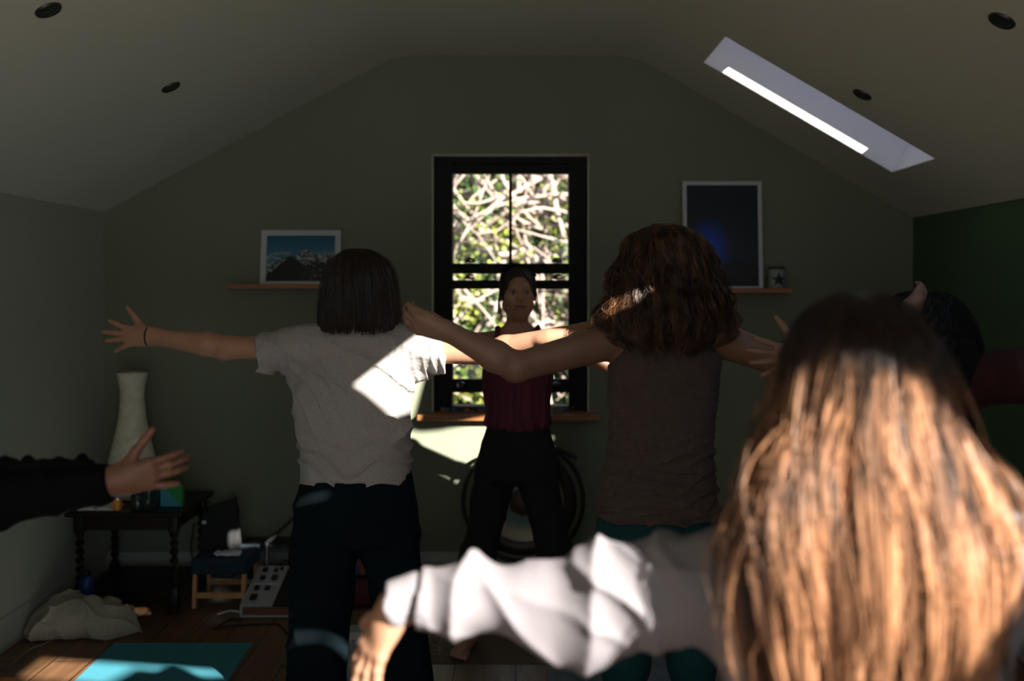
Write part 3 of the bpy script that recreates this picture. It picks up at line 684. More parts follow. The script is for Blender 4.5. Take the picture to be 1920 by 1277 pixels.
# paper lamp on table
lx,ly=(248-967)/F*4.86,4.86
lamp=thing('paper_lamp','tall white paper vase shaped lamp on the side table','lamp',(lx,ly,tz))
prof=[(.085,.008),(.112,.05),(.118,.10),(.112,.17),(.098,.24),(.080,.32),(.066,.39),(.058,.46),(.056,.51),(.062,.56),(.070,.60),(.071,.612)]
MB().lathe([(smooth_interp(zz_,[p[1] for p in prof],[p[0] for p in prof]).item()*(1+.012*math.sin(zz_*170)),zz_) for zz_ in np.linspace(.008,.612,80)],(lx,ly,tz),36,None,True,False).build('shade',M['paper'],lamp,True)
MB().lathe([(.07,0),(.07,.008)],(lx,ly,tz),24).tube([(lx,ly,tz+.008),(lx,ly,tz+.60)],.006,8).box(lx-.065,lx+.065,ly-.003,ly+.003,tz+.598,tz+.604).build('stand',M['steel'],lamp)
def jarobj(name,px,py0,y,r,h,m,lidm,label,cat='jar'):
    x=(px-967)/F*y; t=thing(name,label,cat,(x,y,tz))
    MB().lathe([(r*.9,0.0005),(r,.005),(r,h*.78),(r*.85,h*.86),(r*.85,h*.9)],(x,y,tz),24).build('body',m,t,True)
    MB().lathe([(r*.9,h*.9),(r*.92,h*.91),(r*.92,h),(r*.86,h)],(x,y,tz),24).build('lid',lidm,t,True)
jarobj('glass_jar',280,0,4.62,.038,.20,M['glass_dark'],M['black'],'tall dark glass jar with black lid on the side table behind the hand')
jarobj('small_jar',258,0,4.60,.030,.075,M['glass_dark'],M['black'],'short dark glass jar on the side table beside the amber candle')
cxx=(220-967)/F*4.6; t=thing('amber_candle','small amber candle glass on the side table beside the open book','candle',(cxx,4.6,tz)); MB().lathe([(.020,.0005),(.022,.045),(.022,.048)],(cxx,4.6,tz),20).build('glass',M['amber'],t,True); MB().lathe([(.0225,.0485),(.0225,.056)],(cxx,4.6,tz),20).build('lid',M['steel'],t,True)
# teal and green stepped card box
m_c,nt,b=art_nodes('stepped_card_print',.5)
bx0,bx1=(300-967)/F*4.66,(341-967)/F*4.66
u,v,vec=uvw(nt,bx0,bx1,tz,tz+.105)
st_=mnode(nt,'DIVIDE',mnode(nt,'FLOOR',mnode(nt,'MULTIPLY',u,7)),7); col=mixc(nt,mnode(nt,'GREATER_THAN',fsum(v,st_),.95),(.03,.25,.32),(.01,.22,.04)); nt.links.new(col,b.inputs['Base Color'])
t=MB().box(bx0,bx1,4.66,4.70,tz+.0005,tz+.105,.002).build('card_box',m_c); tag(t,'small teal and green stepped pattern card box on the side table','box')
# open book
bk=thing('open_book','open book lying at the left front of the side table','book',(-1.93,4.63,tz))
mb=MB()
for sgn in (-1,1):
    pts=[(0,.004),(.02,.016),(.05,.014),(.085,.006),(.085,.002),(0,.002)]
    mb.prism([(-1.93+sgn*a,4.57,tz+b_+.0015) for a,b_ in pts],(0,.12,0))
mb.build('pages',M['whitecloth'],bk); MB().box(-2.02,-1.84,4.565,4.695,tz+.0005,tz+.003).build('cover',M['black'],bk)
# blue bottle
bx,by=(163-967)/F*4.78,4.49; by=4.535; bx=(163-967)/F*by
t=thing('water_bottle','blue metal water bottle on the floor by the side table','bottle',(bx,by,0)); MB().lathe([(.030,0.0005),(.032,.006),(.032,.160),(.027,.180),(.018,.190)],(bx,by,0),28).build('body',M['bottle'],t,True)
MB().lathe([(.018,.191),(.019,.193),(.019,.213),(.016,.215)],(bx,by,0),20).tube([(bx-.016,by,.211),(bx-.012,by,.233),(bx+.012,by,.233),(bx+.016,by,.211)],.0035,8).build('cap',M['black'],t,True)
# ------------------------------------------------ low folding stool with pine legs, cushion and black bag
Y0=4.45
def X(px,y): return (px-967)/F*y
stl=thing('low_stool','low pine legged stool with a dark navy padded top','stool',(X(412,4.8),4.8,0))
s0,s1=X(366,4.7),X(464,4.7); 
MB().box(s0-.012,s1+.004,4.66,4.93,.155,.232,.015).build('padded_seat',M['navycloth'],stl)
for x in (s0+.005,s1-.012):
    for y,l in ((4.69,1),(4.89,-1)):
        MB().prism([(x-.008,y-.015,.156),(x+.010,y-.015,.156),(x+.010+.0,y-.015-.015*l,0.0),(x-.008,y-.015-.015*l,0.0)],(0,.03,0)).build('leg',M['pine'],stl)
MB().box(s0+.015,s1-.02,4.668,4.684,.045,.07).build('stretcher',M['pine'],stl); MB().box(s0+.015,s1-.02,4.88,4.895,.045,.07).build('stretcher',M['pine'],stl)
wc=SDF((X(395,4.75)-.05,4.62,.20),(X(460,4.75)+.05,4.85,.30),.004)
wc.ell((X(424,4.72),4.72,.243),(.062,.035,.009),k=.0).ell((X(442,4.72),4.71,.247),(.03,.03,.012),k=.01)
wc.disp(lambda x,y,z:-.006*ridges(x,y,z,(1,.6,0),28,1.2,20)); tag(wc.build('folded_cloth',M['whitecloth']),'small white folded cloth on the dark padded stool','cloth')
bag=SDF((X(370,4.82)-.06,4.74,.21),(X(452,4.82)+.06,4.94,.54),.005)
b0x,b1x=X(374,4.82),X(448,4.82)
def bagf(x,y,z):
    t=(z-.235)/.25; xl=b0x+.02*t; xr=b1x-.030*t*t+.0*z; top=.40+.085*np.clip((x-b0x)/(b1x-b0x),0,1)**.6
    return np.maximum(np.maximum(np.maximum(xl-x,x-xr),np.abs(y-4.83-.02*t)-.035*(1-.4*t)),np.maximum(z-top,.2335-z))
bag.op(bagf,(b0x-.02,4.76,.235),(b1x+.02,4.91,.52),k=0); bag.disp(lambda x,y,z:-.006*ridges(x,y,z,(1,.2,.5),9,1.,9)*(z>.255))
bg=bag.build('black_bag',M['blackcloth'],None,3); tag(bg,'black cloth bag standing upright on the low stool','bag')
MB().box(X(378,4.78),X(385,4.78),4.788,4.797,.365,.38).build('bag_tag',M['white'],bg)
# low dark amplifier table behind + mic stand
am=thing('low_black_table','low black table behind the stool against the back wall','table',(X(500,5.02),5.02,0))
MB().box(X(448,4.98),X(545,4.98),4.955,5.115,.205,.222,.004).build('tabletop',M['black'],am)
for x in (X(455,4.9),X(540,4.9)):
    for y in (4.972,5.095): MB().box(x-.012,x+.012,y-.012,y+.012,0,.205).build('leg',M['darkwood'],am)
ms=thing('microphone_stand','black tubular stand arm leaning over the floor console','stand',(X(503,4.905),4.905,0))
MB().tube([(X(502,4.9),4.905,.25),(X(560,4.9),4.925,.39)],.008,10).build('arm',M['black'],ms,True)
MB().tube([(X(502,4.9),4.905,.25),(X(520,4.9),4.91,.293)],.013,10).build('grip',M['black'],ms,True)
MB().tube([(X(500,4.9),4.905,.012),(X(500,4.9),4.905,.25)],.011,12).lathe([(.04,0),(.04,.01),(.012,.014)],(X(500,4.9),4.905,0),20).build('post',M['steel'],ms,True)
# sloping console with buttons
cn=thing('effects_console','grey effects console with black knobs tilted on the floor','console',(X(500,4.6),4.6,0))
def slab(poly,e): return MB().prism(poly,e)
c0,c1=X(450,4.53),X(562,4.53); yfz=4.525
prof=[(yfz,.003),(yfz,.055),(yfz+.34,.14),(yfz+.34,.003)]
MB().prism([(c0,y,z) for y,z in prof],(.012,0,0)).prism([(c1-.012,y,z) for y,z in prof],(.012,0,0)).box(c0+.012,c1-.012,yfz,yfz+.33,.003,.012).build('housing',M['greyc'],cn)
MB().prism([(c0+.012,yfz+.004,.012),(c1-.012,yfz+.004,.012),(c1-.012,yfz+.004,.052),(c0+.012,yfz+.004,.052)],(0,.01,0)).build('front_panel',M['redbrown'],cn)
tp=lambda u_,v_,h: (c0+(c1-c0)*u_, yfz+.34*v_-.02*h*0, .055+.085*v_+h)
def topbox(u0,u1,v0,v1,h0,h1,mb): 
    return mb.prism([tp(u0,v0,h0),tp(u1,v0,h0),tp(u1,v1,h0),tp(u0,v1,h0)],(0,-.25*(h1-h0),h1-h0))
topbox(0,.55,0,1,-.004,.002,MB()).build('top_panel',M['greyc'],cn)
topbox(.55,1,0,1,-.004,.003,MB()).build('dark_panel',M['black'],cn)
for (u_,v_,s) in ((.12,.12,.07),(.12,.36,.05),(.3,.36,.05),(.14,.62,.05),(.34,.62,.06),(.12,.83,.05),(.32,.83,.04),(.42,.88,.03)):
    topbox(u_,u_+s*1.6,v_,v_+s*1.5,.002,.014,MB()).build('pedal_button',M['black'],cn)
topbox(.06,.5,.50,.535,.002,.006,MB()).build('light_strip_bar',M['white'],cn)
# cables
def cable(name,pts,r,m,label):
    A=V(pts); t=np.linspace(0,1,len(A)); tt=np.linspace(0,1,len(A)*8)
    Q=np.stack([smooth_interp(tt,t,A[:,i]) for i in range(3)],1); Q[:,2]=np.maximum(Q[:,2],r+.0005)
    return tag(MB().tube(Q,r,6).build(name,m,None,True),label,'cable')
cable('cable',[(X(525,4.9),4.93,.02),(X(520,4.9),4.935,.09),(X(530,4.9),4.935,.15),(X(548,4.9),4.935,.12),(X(560,4.9),4.935,.02)],.004,M['cord'],'black cable looping up behind the floor console')
cable('cable',[(X(450,4.4),4.44,.02),(X(425,4.42),4.5,.004),(X(406,4.4),4.36,.004),(X(430,4.4),4.41,.004),(X(500,4.3),4.43,.004),(X(540,4.3),4.30,.004)],.004,M['cord'],'black cable curling on the floor in front of the console')
cable('cable',[(-1.64,5.08,.30),(-1.66,5.09,.16),(-1.58,5.06,.05),(-1.45,5.07,.03),(-1.38,5.06,.10)],.004,M['cord'],'black cable hanging behind the side table legs')
cable('white_cord',[(X(30,4.0),3.95,.003),(X(50,4.1),4.12,.003),(X(62,4.1),4.18,.003),(X(70,4.1),4.26,.003),(X(52,4.2),4.3,.003)],.0025,M['cream'],'thin pale cord lying along the left baseboard')
cable('white_cord',[(X(400,4.5),4.56,.004),(X(420,4.5),4.59,.012),(X(436,4.5),4.60,.004),(X(444,4.5),4.56,.003)],.005,M['white'],'short white cord ending beside the grey console')
# crumpled cream cloth
cl=SDF((-2.10,4.10,-.02),(-1.62,4.62,.30),.0045)
cx_,cy_=X(145,4.4),4.345
cl.ell((cx_,cy_,.055),(.165,.125,.105),k=.03).ell((cx_+.17,cy_-.01,.035),(.12,.105,.085),k=.02).ell((X(225,4.3),4.33,.02),(.075,.055,.03),k=.02).ell((cx_-.09,cy_-.04,.03),(.09,.10,.06),k=.03).ell((X(195,4.4),4.43,.10),(.07,.04,.025),k=.012)
cl.disp(lambda x,y,z:-.020*ridges(x,y,z,(1,-.5,.35),5.5,1.3,7,1,4)-.010*ridges(x,y,z,(.4,1,.9),9,1.5,9,2,4)+.006*vnoise(x*40,y*40,z*40))
cl.op(lambda x,y,z:.0015-z+0*x+0*y,(-2.1,4.1,-.05),(-1.6,4.6,.001),0,'s') if False else None
sl,x,y,z=cl.blk(cl.lo,cl.lo+cl.h*cl.n); cl.D[sl]=np.maximum(cl.D[sl],(.002-z)+0*x+0*y)
t=cl.build('crumpled_blanket',M['cream'],None,2); tag(t,'crumpled cream cotton blanket heaped on the floor by the left baseboard','blanket')
# yoga mats
def mat_obj(name,m,corners,th,label):
    t=MB().prism([(x,y,.0005) for x,y in corners],(0,0,th)).build(name,m); return tag(t,label,'yoga mat')
mat_obj('yoga_mat',M['teal'],[(-1.69,4.195),(-1.108,4.195),(-1.06,2.45),(-1.645,2.45)],.005,'teal blue yoga mat on the floorboards at the lower left')
# brown rug-like mat with line drawn flower motifs
m_r,nt,b=art_nodes('brown_motif_mat',.85)
tc=nt.nodes.new('ShaderNodeTexCoord'); sp=nt.nodes.new('ShaderNodeSeparateXYZ'); nt.links.new(tc.outputs['Object'],sp.inputs[0])
def motif(cx,cy,R):
    dx=mnode(nt,'SUBTRACT',sp.outputs[0],cx); dy=mnode(nt,'SUBTRACT',sp.outputs[1],cy)
    r=mnode(nt,'DIVIDE',mnode(nt,'SQRT',mnode(nt,'ADD',mnode(nt,'MULTIPLY',dx,dx),mnode(nt,'MULTIPLY',dy,dy))),R); a=mnode(nt,'ARCTAN2',dy,dx)
    out=None
    for k,base_,amp in ((8,.78,.22),(8,.45,.16),(16,.62,.12)):
        tgt=mnode(nt,'MULTIPLY_ADD',mnode(nt,'ABSOLUTE',mnode(nt,'SINE',mnode(nt,'MULTIPLY',a,k/2))),-amp,base_)
        l=mnode(nt,'LESS_THAN',mnode(nt,'ABSOLUTE',mnode(nt,'SUBTRACT',r,tgt)),.014); out=l if out is None else mnode(nt,'MAXIMUM',out,l)
    return out
mm=mnode(nt,'MAXIMUM',motif(-.42,4.17,.20),mnode(nt,'MAXIMUM',motif(.30,4.08,.15),motif(-.70,4.12,.13)))
col=mixc(nt,mm,(.125,.082,.045),(.34,.27,.18)); nt.links.new(col,b.inputs['Base Color'])
t=MB().prism([(-.95,3.965,.0005),(1.15,3.965,.0005),(1.15,4.62,.0005),(-.95,4.62,.0005)],(0,0,.005)).build('patterned_mat',m_r); tag(t,'brown yoga mat with pale line drawn flower motifs under the teacher','yoga mat')
# light boards area in front of the mat
m_b=floor_mat('pale_boards',(.30,.24,.17),(.24,.19,.135),(.02,.016,.012),.24,3.0)
t=MB().box(-.80,1.15,3.0,3.955,.0005,.004).build('bamboo_mat',m_b); tag(t,'pale wood plank patterned mat in front of the brown mat','mat')
# gong on a round stand
gx,gy,gz=X(981,4.95),4.98,1.5-(942-540)/F*4.95
gs=thing('gong','large round metal gong hung in a black ring stand below the window','gong',(gx,gy,0))
ringp=[(gx+.300*math.cos(a),gy,gz+.300*math.sin(a)) for a in np.linspace(0,2*math.pi,64,endpoint=False)]
MB().tube(ringp,.011,10,close=True).build('ring_stand',M['black'],gs,True)
for sx in (-1,1): MB().tube([(gx+sx*.16,gy,gz-.26),(gx+sx*.17,gy-.14,.012),],.010,8).tube([(gx+sx*.16,gy,gz-.26),(gx+sx*.17,gy+.08,.012)],.010,8).build('stand_leg',M['black'],gs,True)
m_g,nt,b=art_nodes('gong_metal',.4)
tc=nt.nodes.new('ShaderNodeTexCoord'); sp=nt.nodes.new('ShaderNodeSeparateXYZ'); nt.links.new(tc.outputs['Object'],sp.inputs[0])
dx=mnode(nt,'SUBTRACT',sp.outputs[0],gx); dz=mnode(nt,'SUBTRACT',sp.outputs[2],gz); r=mnode(nt,'SQRT',mnode(nt,'ADD',mnode(nt,'MULTIPLY',dx,dx),mnode(nt,'MULTIPLY',dz,dz)))
nn=nt.nodes.new('ShaderNodeTexNoise'); nn.inputs['Scale'].default_value=22; nn.inputs['Detail'].default_value=6; nt.links.new(tc.outputs['Object'],nn.inputs['Vector'])
r2=mnode(nt,'ADD',r,mnode(nt,'MULTIPLY',mnode(nt,'SUBTRACT',nn.outputs['Fac'],.5),.03))
col=mixc(nt,sstep(nt,.068,.074,r2),(.07,.035,.022),(.20,.30,.28)); col=mixc(nt,sstep(nt,.11,.15,r2),col,(.32,.27,.16)); col=mixc(nt,sstep(nt,.198,.206,r),col,(.04,.025,.018))
nt.links.new(col,b.inputs['Base Color']); b.inputs['Metallic'].default_value=.25
Mg=Vector((0,-1,0)).to_track_quat('Z','Y').to_matrix()
MB().lathe([(.262,-.035),(.268,-.03),(.268,.0),(.25,.012),(.21,.010),(.20,.004),(.08,.006),(.065,.012),(.03,.018),(.001,.019)],(gx,gy-.0,gz-.005),64,Mg,False,False).build('gong_disc',m_g,gs,True)
for sx in (-1,1): MB().tube([(gx+sx*.13,gy,gz+.268),(gx+sx*.12,gy,gz+.21)],.003,6).build('cord',M['cord'],gs)
t=MB().tube([(gx+.10,gy-.02,gz+.30),(X(1045,4.9),gy-.03,1.5-(840-540)/F*4.95),(X(1082,4.9),gy-.03,1.5-(860-540)/F*4.95)],[.006,.010,.011],10).build('mallet',M['black'],None,True); tag(t,'short black mallet stick hooked over the top right of the gong','mallet')
# patterned cushion and maroon blanket between the legs
m_p,nt,b=art_nodes('mandala_cushion_print',.9)
tc=nt.nodes.new('ShaderNodeTexCoord'); sp=nt.nodes.new('ShaderNodeSeparateXYZ'); nt.links.new(tc.outputs['Object'],sp.inputs[0])
qx,qz=X(690,4.8),1.5-(1030-540)/F*4.8
dx=mnode(nt,'SUBTRACT',sp.outputs[0],qx); dz=mnode(nt,'SUBTRACT',sp.outputs[2],qz); r=mnode(nt,'SQRT',mnode(nt,'ADD',mnode(nt,'MULTIPLY',dx,dx),mnode(nt,'MULTIPLY',dz,dz))); a=mnode(nt,'ARCTAN2',dz,dx)
pet=mnode(nt,'GREATER_THAN',mnode(nt,'SINE',mnode(nt,'MULTIPLY',a,26)),0.0)
inring=mnode(nt,'MULTIPLY',mnode(nt,'LESS_THAN',r,.085),mnode(nt,'GREATER_THAN',r,.05))
vv=nt.nodes.new('ShaderNodeTexVoronoi'); vv.inputs['Scale'].default_value=26; nt.links.new(tc.outputs['Object'],vv.inputs['Vector'])
rp=nt.nodes.new('ShaderNodeValToRGB'); rp.color_ramp.interpolation='CONSTANT'; rp.color_ramp.elements[0].color=(.015,.10,.22,1); rp.color_ramp.elements[1].position=.55; rp.color_ramp.elements[1].color=(.04,.18,.12,1)
e=rp.color_ramp.elements.new(.72); e.color=(.5,.35,.05,1); e=rp.color_ramp.elements.new(.82); e.color=(.5,.06,.05,1)
nt.links.new(vv.outputs['Color'],rp.inputs['Fac']); col=mixc(nt,mnode(nt,'MULTIPLY',inring,pet),rp.outputs['Color'],(.6,.03,.05)); nt.links.new(col,b.inputs['Base Color'])
cu=SDF((-.95,4.70,.02),(-.45,5.02,.42),.006); cu.loft([(.116,-.70,4.86,.17,.075),(.17,-.70,4.87,.195,.095),(.24,-.70,4.88,.19,.09),(.31,-.70,4.90,.14,.05)],power=2.6)
t=cu.build('patterned_cushion',m_p,None,2); tag(t,'round cushion in a blue and red mandala print behind the woman in the grey shirt','cushion')
bl=SDF((-1.0,4.62,-.02),(-.40,5.05,.16),.006); bl.loft([(.002,-.70,4.84,.22,.165),(.03,-.70,4.84,.235,.175),(.07,-.70,4.84,.235,.175),(.105,-.70,4.84,.21,.15)],power=4)
bl.disp(lambda x,y,z:-.006*ridges(x,y,z,(0,.1,1),16,.6,7)); t=bl.build('folded_blanket',M['maroonblanket'],None,2); tag(t,'maroon folded blanket under the round patterned cushion','blanket')
# bits between the legs
t=MB().box(-.80,-.62,4.06,4.20,.0065,.05,.008).build('tissue_box',M['whitecloth']); tag(t,'white box on the brown mat between the legs of the woman in grey shirt','box')
t=MB().box(-.785,-.635,4.225,4.32,.0065,.04,.008).build('paper_stack',M['greyc']); tag(t,'pale grey paper stack behind the white box','paper stack')
pg=SDF((-.80,3.70,-.01),(-.46,4.0,.14),.005); pg.ell((-.62,3.86,.045),(.13,.10,.07),k=.02); pg.disp(lambda x,y,z:-.018*ridges(x,y,z,(1,.6,.8),12,2,12,1,3)-.01*ridges(x,y,z,(-.5,1,.6),15,2,14,3,3))
sl,x,y,z=pg.blk(pg.lo,pg.lo+pg.h*pg.n); pg.D[sl]=np.maximum(pg.D[sl],(.005-z)+0*x+0*y)
t=pg.build('plastic_bag',M['plastic']); tag(t,'crumpled clear plastic bag on the floor below the reaching hand','bag')
for (x0_,x1_,lab) in ((.13,.36,'blue grey woven blanket on the floor left of the teal leggings'),(.50,.66,'blue grey woven blanket on the floor right of the teal leggings')):
    w=SDF((x0_-.05,3.55,-.02),(x1_+.05,3.97,.12),.006); w.loft([(.014,(x0_+x1_)/2,3.75,(x1_-x0_)/2,.17),(.03,(x0_+x1_)/2,3.75,(x1_-x0_)/2+.01,.18),(.055,(x0_+x1_)/2,3.75,(x1_-x0_)/2-.02,.15)],power=4)
    w.disp(lambda x,y,z:-.008*ridges(x,y,z,(1,.3,.3),9,1,9)); t=w.build('woven_blanket',M['plaid'],None,2); tag(t,lab,'blanket')
# wooden crate at far lower left
cr=thing('wooden_crate','brown wooden crate at the lower left corner beside the teal mat','crate',(-1.97,3.55,0))
MB().box(-2.10,-1.865,3.70,3.715,.0,.05,.002).build('front_board',M['oak'],cr)
MB().box(-2.10,-2.075,3.2,3.70,.0,.22,.002).build('side_board',M['oak'],cr)
MB().box(-2.075,-1.865,3.2,3.70,.0,.015,.002).build('base_board',M['oak'],cr)
# rear glazed doors added behind the camera to let in fill light: frames
dr=struct(thing('added_doors','unseen glazed double doors added in the rear wall for fill light',None,(0.1,YR,0)))
mb=MB()
for x in (-1.3,-.04,.10,1.43): mb.box(x,x+.07,YR-.12,YR-.06,0,2.1)
mb.box(-1.23,1.43,YR-.12,YR-.06,2.03,2.1).box(-1.23,1.43,YR-.12,YR-.06,0.0,.12); mb.build('door_frame',M['white'],dr)
# ------------------------------------------------ outside
struct(MB().box(-14,14,YB+.26,26,-.2,-.05).build('ground_garden',M['grass'])) 
struct(MB().box(-14,14,-16,YR-.2,-.2,-.02).build('ground_patio',M['patio']))
# bramble and shrubs beyond the window
def leaves(N,box,size,seed,dens=None):
    r=np.random.RandomState(seed); lo,hi=V(box[0]),V(box[1]); c=r.uniform(lo,hi,(N,3))
    # clump
    k=r.uniform(lo,hi,(max(N//60,4),3)); c=.45*c+.55*k[r.randint(0,len(k),N)]+r.normal(0,.05,(N,3))
    a=r.normal(size=(N,3)); a/=np.linalg.norm(a,axis=1,keepdims=True); b=np.cross(a,r.normal(size=(N,3))); b/=np.linalg.norm(b,axis=1,keepdims=True); n_=np.cross(a,b)
    s=(size*r.uniform(.6,1.3,N))[:,None]
    prof=[(0,0,0),(.3,.32,.06),(.65,.34,.08),(1,0,0),(.65,-.34,.08),(.3,-.32,.06)]
    v=np.stack([c+a*s*p+b*s*q+n_*s*w for p,q,w in prof],1); base=np.arange(N)[:,None]*6
    q1=base+V([[0,1,2,3]]).astype(int); q2=base+V([[0,3,4,5]]).astype(int)
    return v.reshape(-1,3),np.concatenate([q1,q2])
def stems(N,x0,x1,y0,y1,z0,z1,seed,rad=(.012,.03)):
    r=np.random.RandomState(seed); P_=[];R_=[]
    Mn=16
    for i in range(N):
        p=V([r.uniform(x0,x1),r.uniform(y0,y1),r.uniform(z0,z1)]); d=nrm(r.normal(size=3)*V([1,.35,1])); L=r.uniform(.6,1.8); pts=[]
        bend=r.normal(size=3)*.16
        for k in range(Mn): pts.append(p.copy()); d=nrm(d+bend*.3+r.normal(size=3)*.10); p=p+d*L/Mn
        P_.append(pts); R_.append(np.linspace(1,.35,Mn)*r.uniform(*rad))
    return strand_mesh(V(P_),V(R_),6)
t=thing('bramble_thicket','tangled pale bramble stems and green leaves outside the window','bushes',(0,9.2,-.05)); t['kind']='stuff'
SS=[];LL=[]
for i,(xa,xb) in enumerate(((-3.2,-1.0),(-1.1,.25),(.15,1.2),(1.1,3.2))):
    SS.append(stems(int(120*(xb-xa)),xa,xb,8.75,9.6,1.15,3.1,50+i)); SS.append(stems(int(28*(xb-xa)),xa,xb,8.8,9.5,.0,1.5,70+i,(.015,.04)))
    LL.append(leaves(int(2600*(xb-xa)),((xa,8.5,.1),(xb,9.5,3.0)),.05,90+i))
v,q=join_sq(SS); link('stems',new_mesh('stems',v,q,np.full(len(q),4),M['branch']),t)
v,q=join_sq(LL); link('leaves',new_mesh('leaves',v,q,np.full(len(q),4),M['leaf'],False),t)
v,q=leaves(26000,((-4,11.1,-.1),(4,11.6,4.4)),.09,5); hd=link('hedge',new_mesh('hedge',v,q,np.full(len(q),4),M['leafd'],False)); tag(hd,'dense dark green hedge behind the brambles outside','hedge')
struct(MB().box(-14,14,12.1,12.3,-.1,5.0).build('wall_garden',M['leafd']))
# ============================================================ PEOPLE
def torso_from_px(rows,d,dy=0):
    """rows: (py, pxl, pxr, ry[, yoff])"""
    out=[]
    for r in rows:
        py,a,b,ry=r[:4]; yo=r[4] if len(r)>4 else 0
        out.append((1.5-(py-540)/F*d,((a+b)/2-967)/F*d,d+dy+yo,(b-a)/2/F*d,ry))
    return out
def person(label,loc): return thing('person',label,'person',loc)
def fabric_fine(S,amp,f,seed,dirs=((1,.2,.9),(-.8,.1,1))):
    S.disp(lambda x,y,z:sum(-amp*ridges(x,y,z,dv,f*(1+.3*i),1.6,f*.8,seed+i,3) for i,dv in enumerate(dirs)))
# ---------------------------------------------------------------- woman in grey shirt
D1=3.4
p1=person('person seen from behind with dark bob, grey T-shirt and navy trousers',(P(668,540,D1)[0],D1,0))
hc=P(673,540,D1); nk=P(670,618,D1)
shl,shr=P(590,655,D1),P(752,655,D1); ell_,wrl=P(432,652,D1),P(283,631,D1); elr,wrr=P(915,662,D1-.10),P(1030,632,D1-.24)
hpl,hpr=P(625,925,D1),P(715,925,D1); knl,knr=P(603,1130,D1),P(745,1130,D1)
anl,anr=V([P(590,540,D1)[0],D1+.02,.09]),V([P(762,540,D1)[0],D1+.02,.09])
S=SDF((-1.52,3.02,-.01),(.36,3.66,1.66),.0048)
S.loft(torso_from_px([(628,640,702,.055),(650,585,757,.075),(700,580,755,.10),(790,590,745,.09),(860,580,755,.10),(930,572,765,.11),(970,585,752,.10)],D1),k=.03)
S.cone(P(671,585,D1),nk,.052,.058,k=.03); S.cone(nk,shl,.05,.05,k=.04); S.cone(nk,shr,.05,.05,k=.04)
head(S,hc,(0.05,1,0))
arm(S,shl,ell_,wrl,r=(.046,.041,.039,.027)); arm(S,shr,elr,wrr,r=(.046,.041,.039,.027))
S.ell(P(418,664,D1),(.025,.03,.022),k=.02)
hand(S,wrl,(-1,0,.02),(0,0,1),True,curl=(6,4,4,6),spread=(20,2,-6,-28),thumb=(52,8),sc=1.0,rs=1.15)
hand(S,wrr,(.94,-.12,.30),(.1,.95,.3),False,curl=(3,3,4,5),spread=(3,0,-2,-4),thumb=(14,4),sc=.95)
leg(S,hpl,knl,anl,(-.35,1,0)); leg(S,hpr,knr,anr,(.35,1,0))
S.build('body',M['skin'],p1)
# bracelet
wb=P(279,631,D1); MB().tube([(wb[0]+.004*math.cos(a),wb[1]+.030*math.cos(a),wb[2]+.032*math.sin(a)) for a in np.linspace(0,2*math.pi,28,endpoint=False)],.0028,6,close=True).build('bracelet',M['black'],p1,True)
# shirt
S=SDF((-.95,3.10,.78),(-.12,3.68,1.42),.004)
S.loft(torso_from_px([(618,628,712,.065,-.005),(632,592,752,.085,-.005),(665,566,768,.105),(700,556,772,.118),(760,558,770,.118),(820,563,768,.118),(870,565,770,.125),(893,566,771,.13)],D1),k=.02,power=2.3)
S.cone(P(600,640,D1),P(560,652,D1),.062,.072,k=.05); S.cone(P(740,640,D1),P(770,655,D1),.062,.07,k=.05)
S.cone(P(575,654,D1),P(478,661,D1),.070,.064,k=.04,cut=(P(489,660,D1),(-1,0,-.09)))
S.cone(P(765,656,D1),P(850,668,D1-.05),.070,.064,k=.04,cut=(P(834,665,D1),(1,0,.08)))
S.ell(P(560,695,D1),(.035,.05,.03),k=.03); S.ell(P(790,700,D1),(.045,.04,.025),k=.03)
S.cone(P(655,606,D1)+V([0,-.035,0]),P(690,606,D1)+V([0,-.035,0]),.030,.030,k=.02)
def teef(x,y,z):
    px=967+x/D1*F; py=540+(1.5-z)/D1*F
    a=np.clip((py-620)/60,0,1)*np.clip((905-py)/120,0,1)
    g=-.016*a*ridges(x,y,z,(.75,0,1),6.5,1.1,6,1,2.6)
    g+=-.010*a*np.exp(-((px-610)/55)**2)*ridges(x,y,z,(1,0,.55),16,1.0,8,2,3)
    g+=-.013*np.clip((py-780)/60,0,1)*ridges(x,y,z,(.25,0,1),13,1.8,9,3,2.5)
    g+=-.005*np.exp(-((py-640)/35)**2)*np.exp(-((px-740)/40)**2)*ridges(x,y,z,(1,0,.1),38,1.,12,5,2)
    g+=-.005*np.exp(-((px-520)/40)**2)*ridges(x,y,z,(1,0,-.4),22,1.2,12,6,2.5)-.006*np.exp(-((px-815)/35)**2)*ridges(x,y,z,(1,0,.2),30,1.2,12,7,2)
    return g-.0014*ridges(x,y,z,(.3,.4,1),46,2.2,26,8,2)
S.disp(teef)
for a_,b_ in ((P(470,660,D1),P(498,660,D1)),(P(860,668,D1),P(826,664,D1))): S.cone(a_,b_,.057,.052,k=.004,mode='s')
S.build('t_shirt',M['tee'],p1)
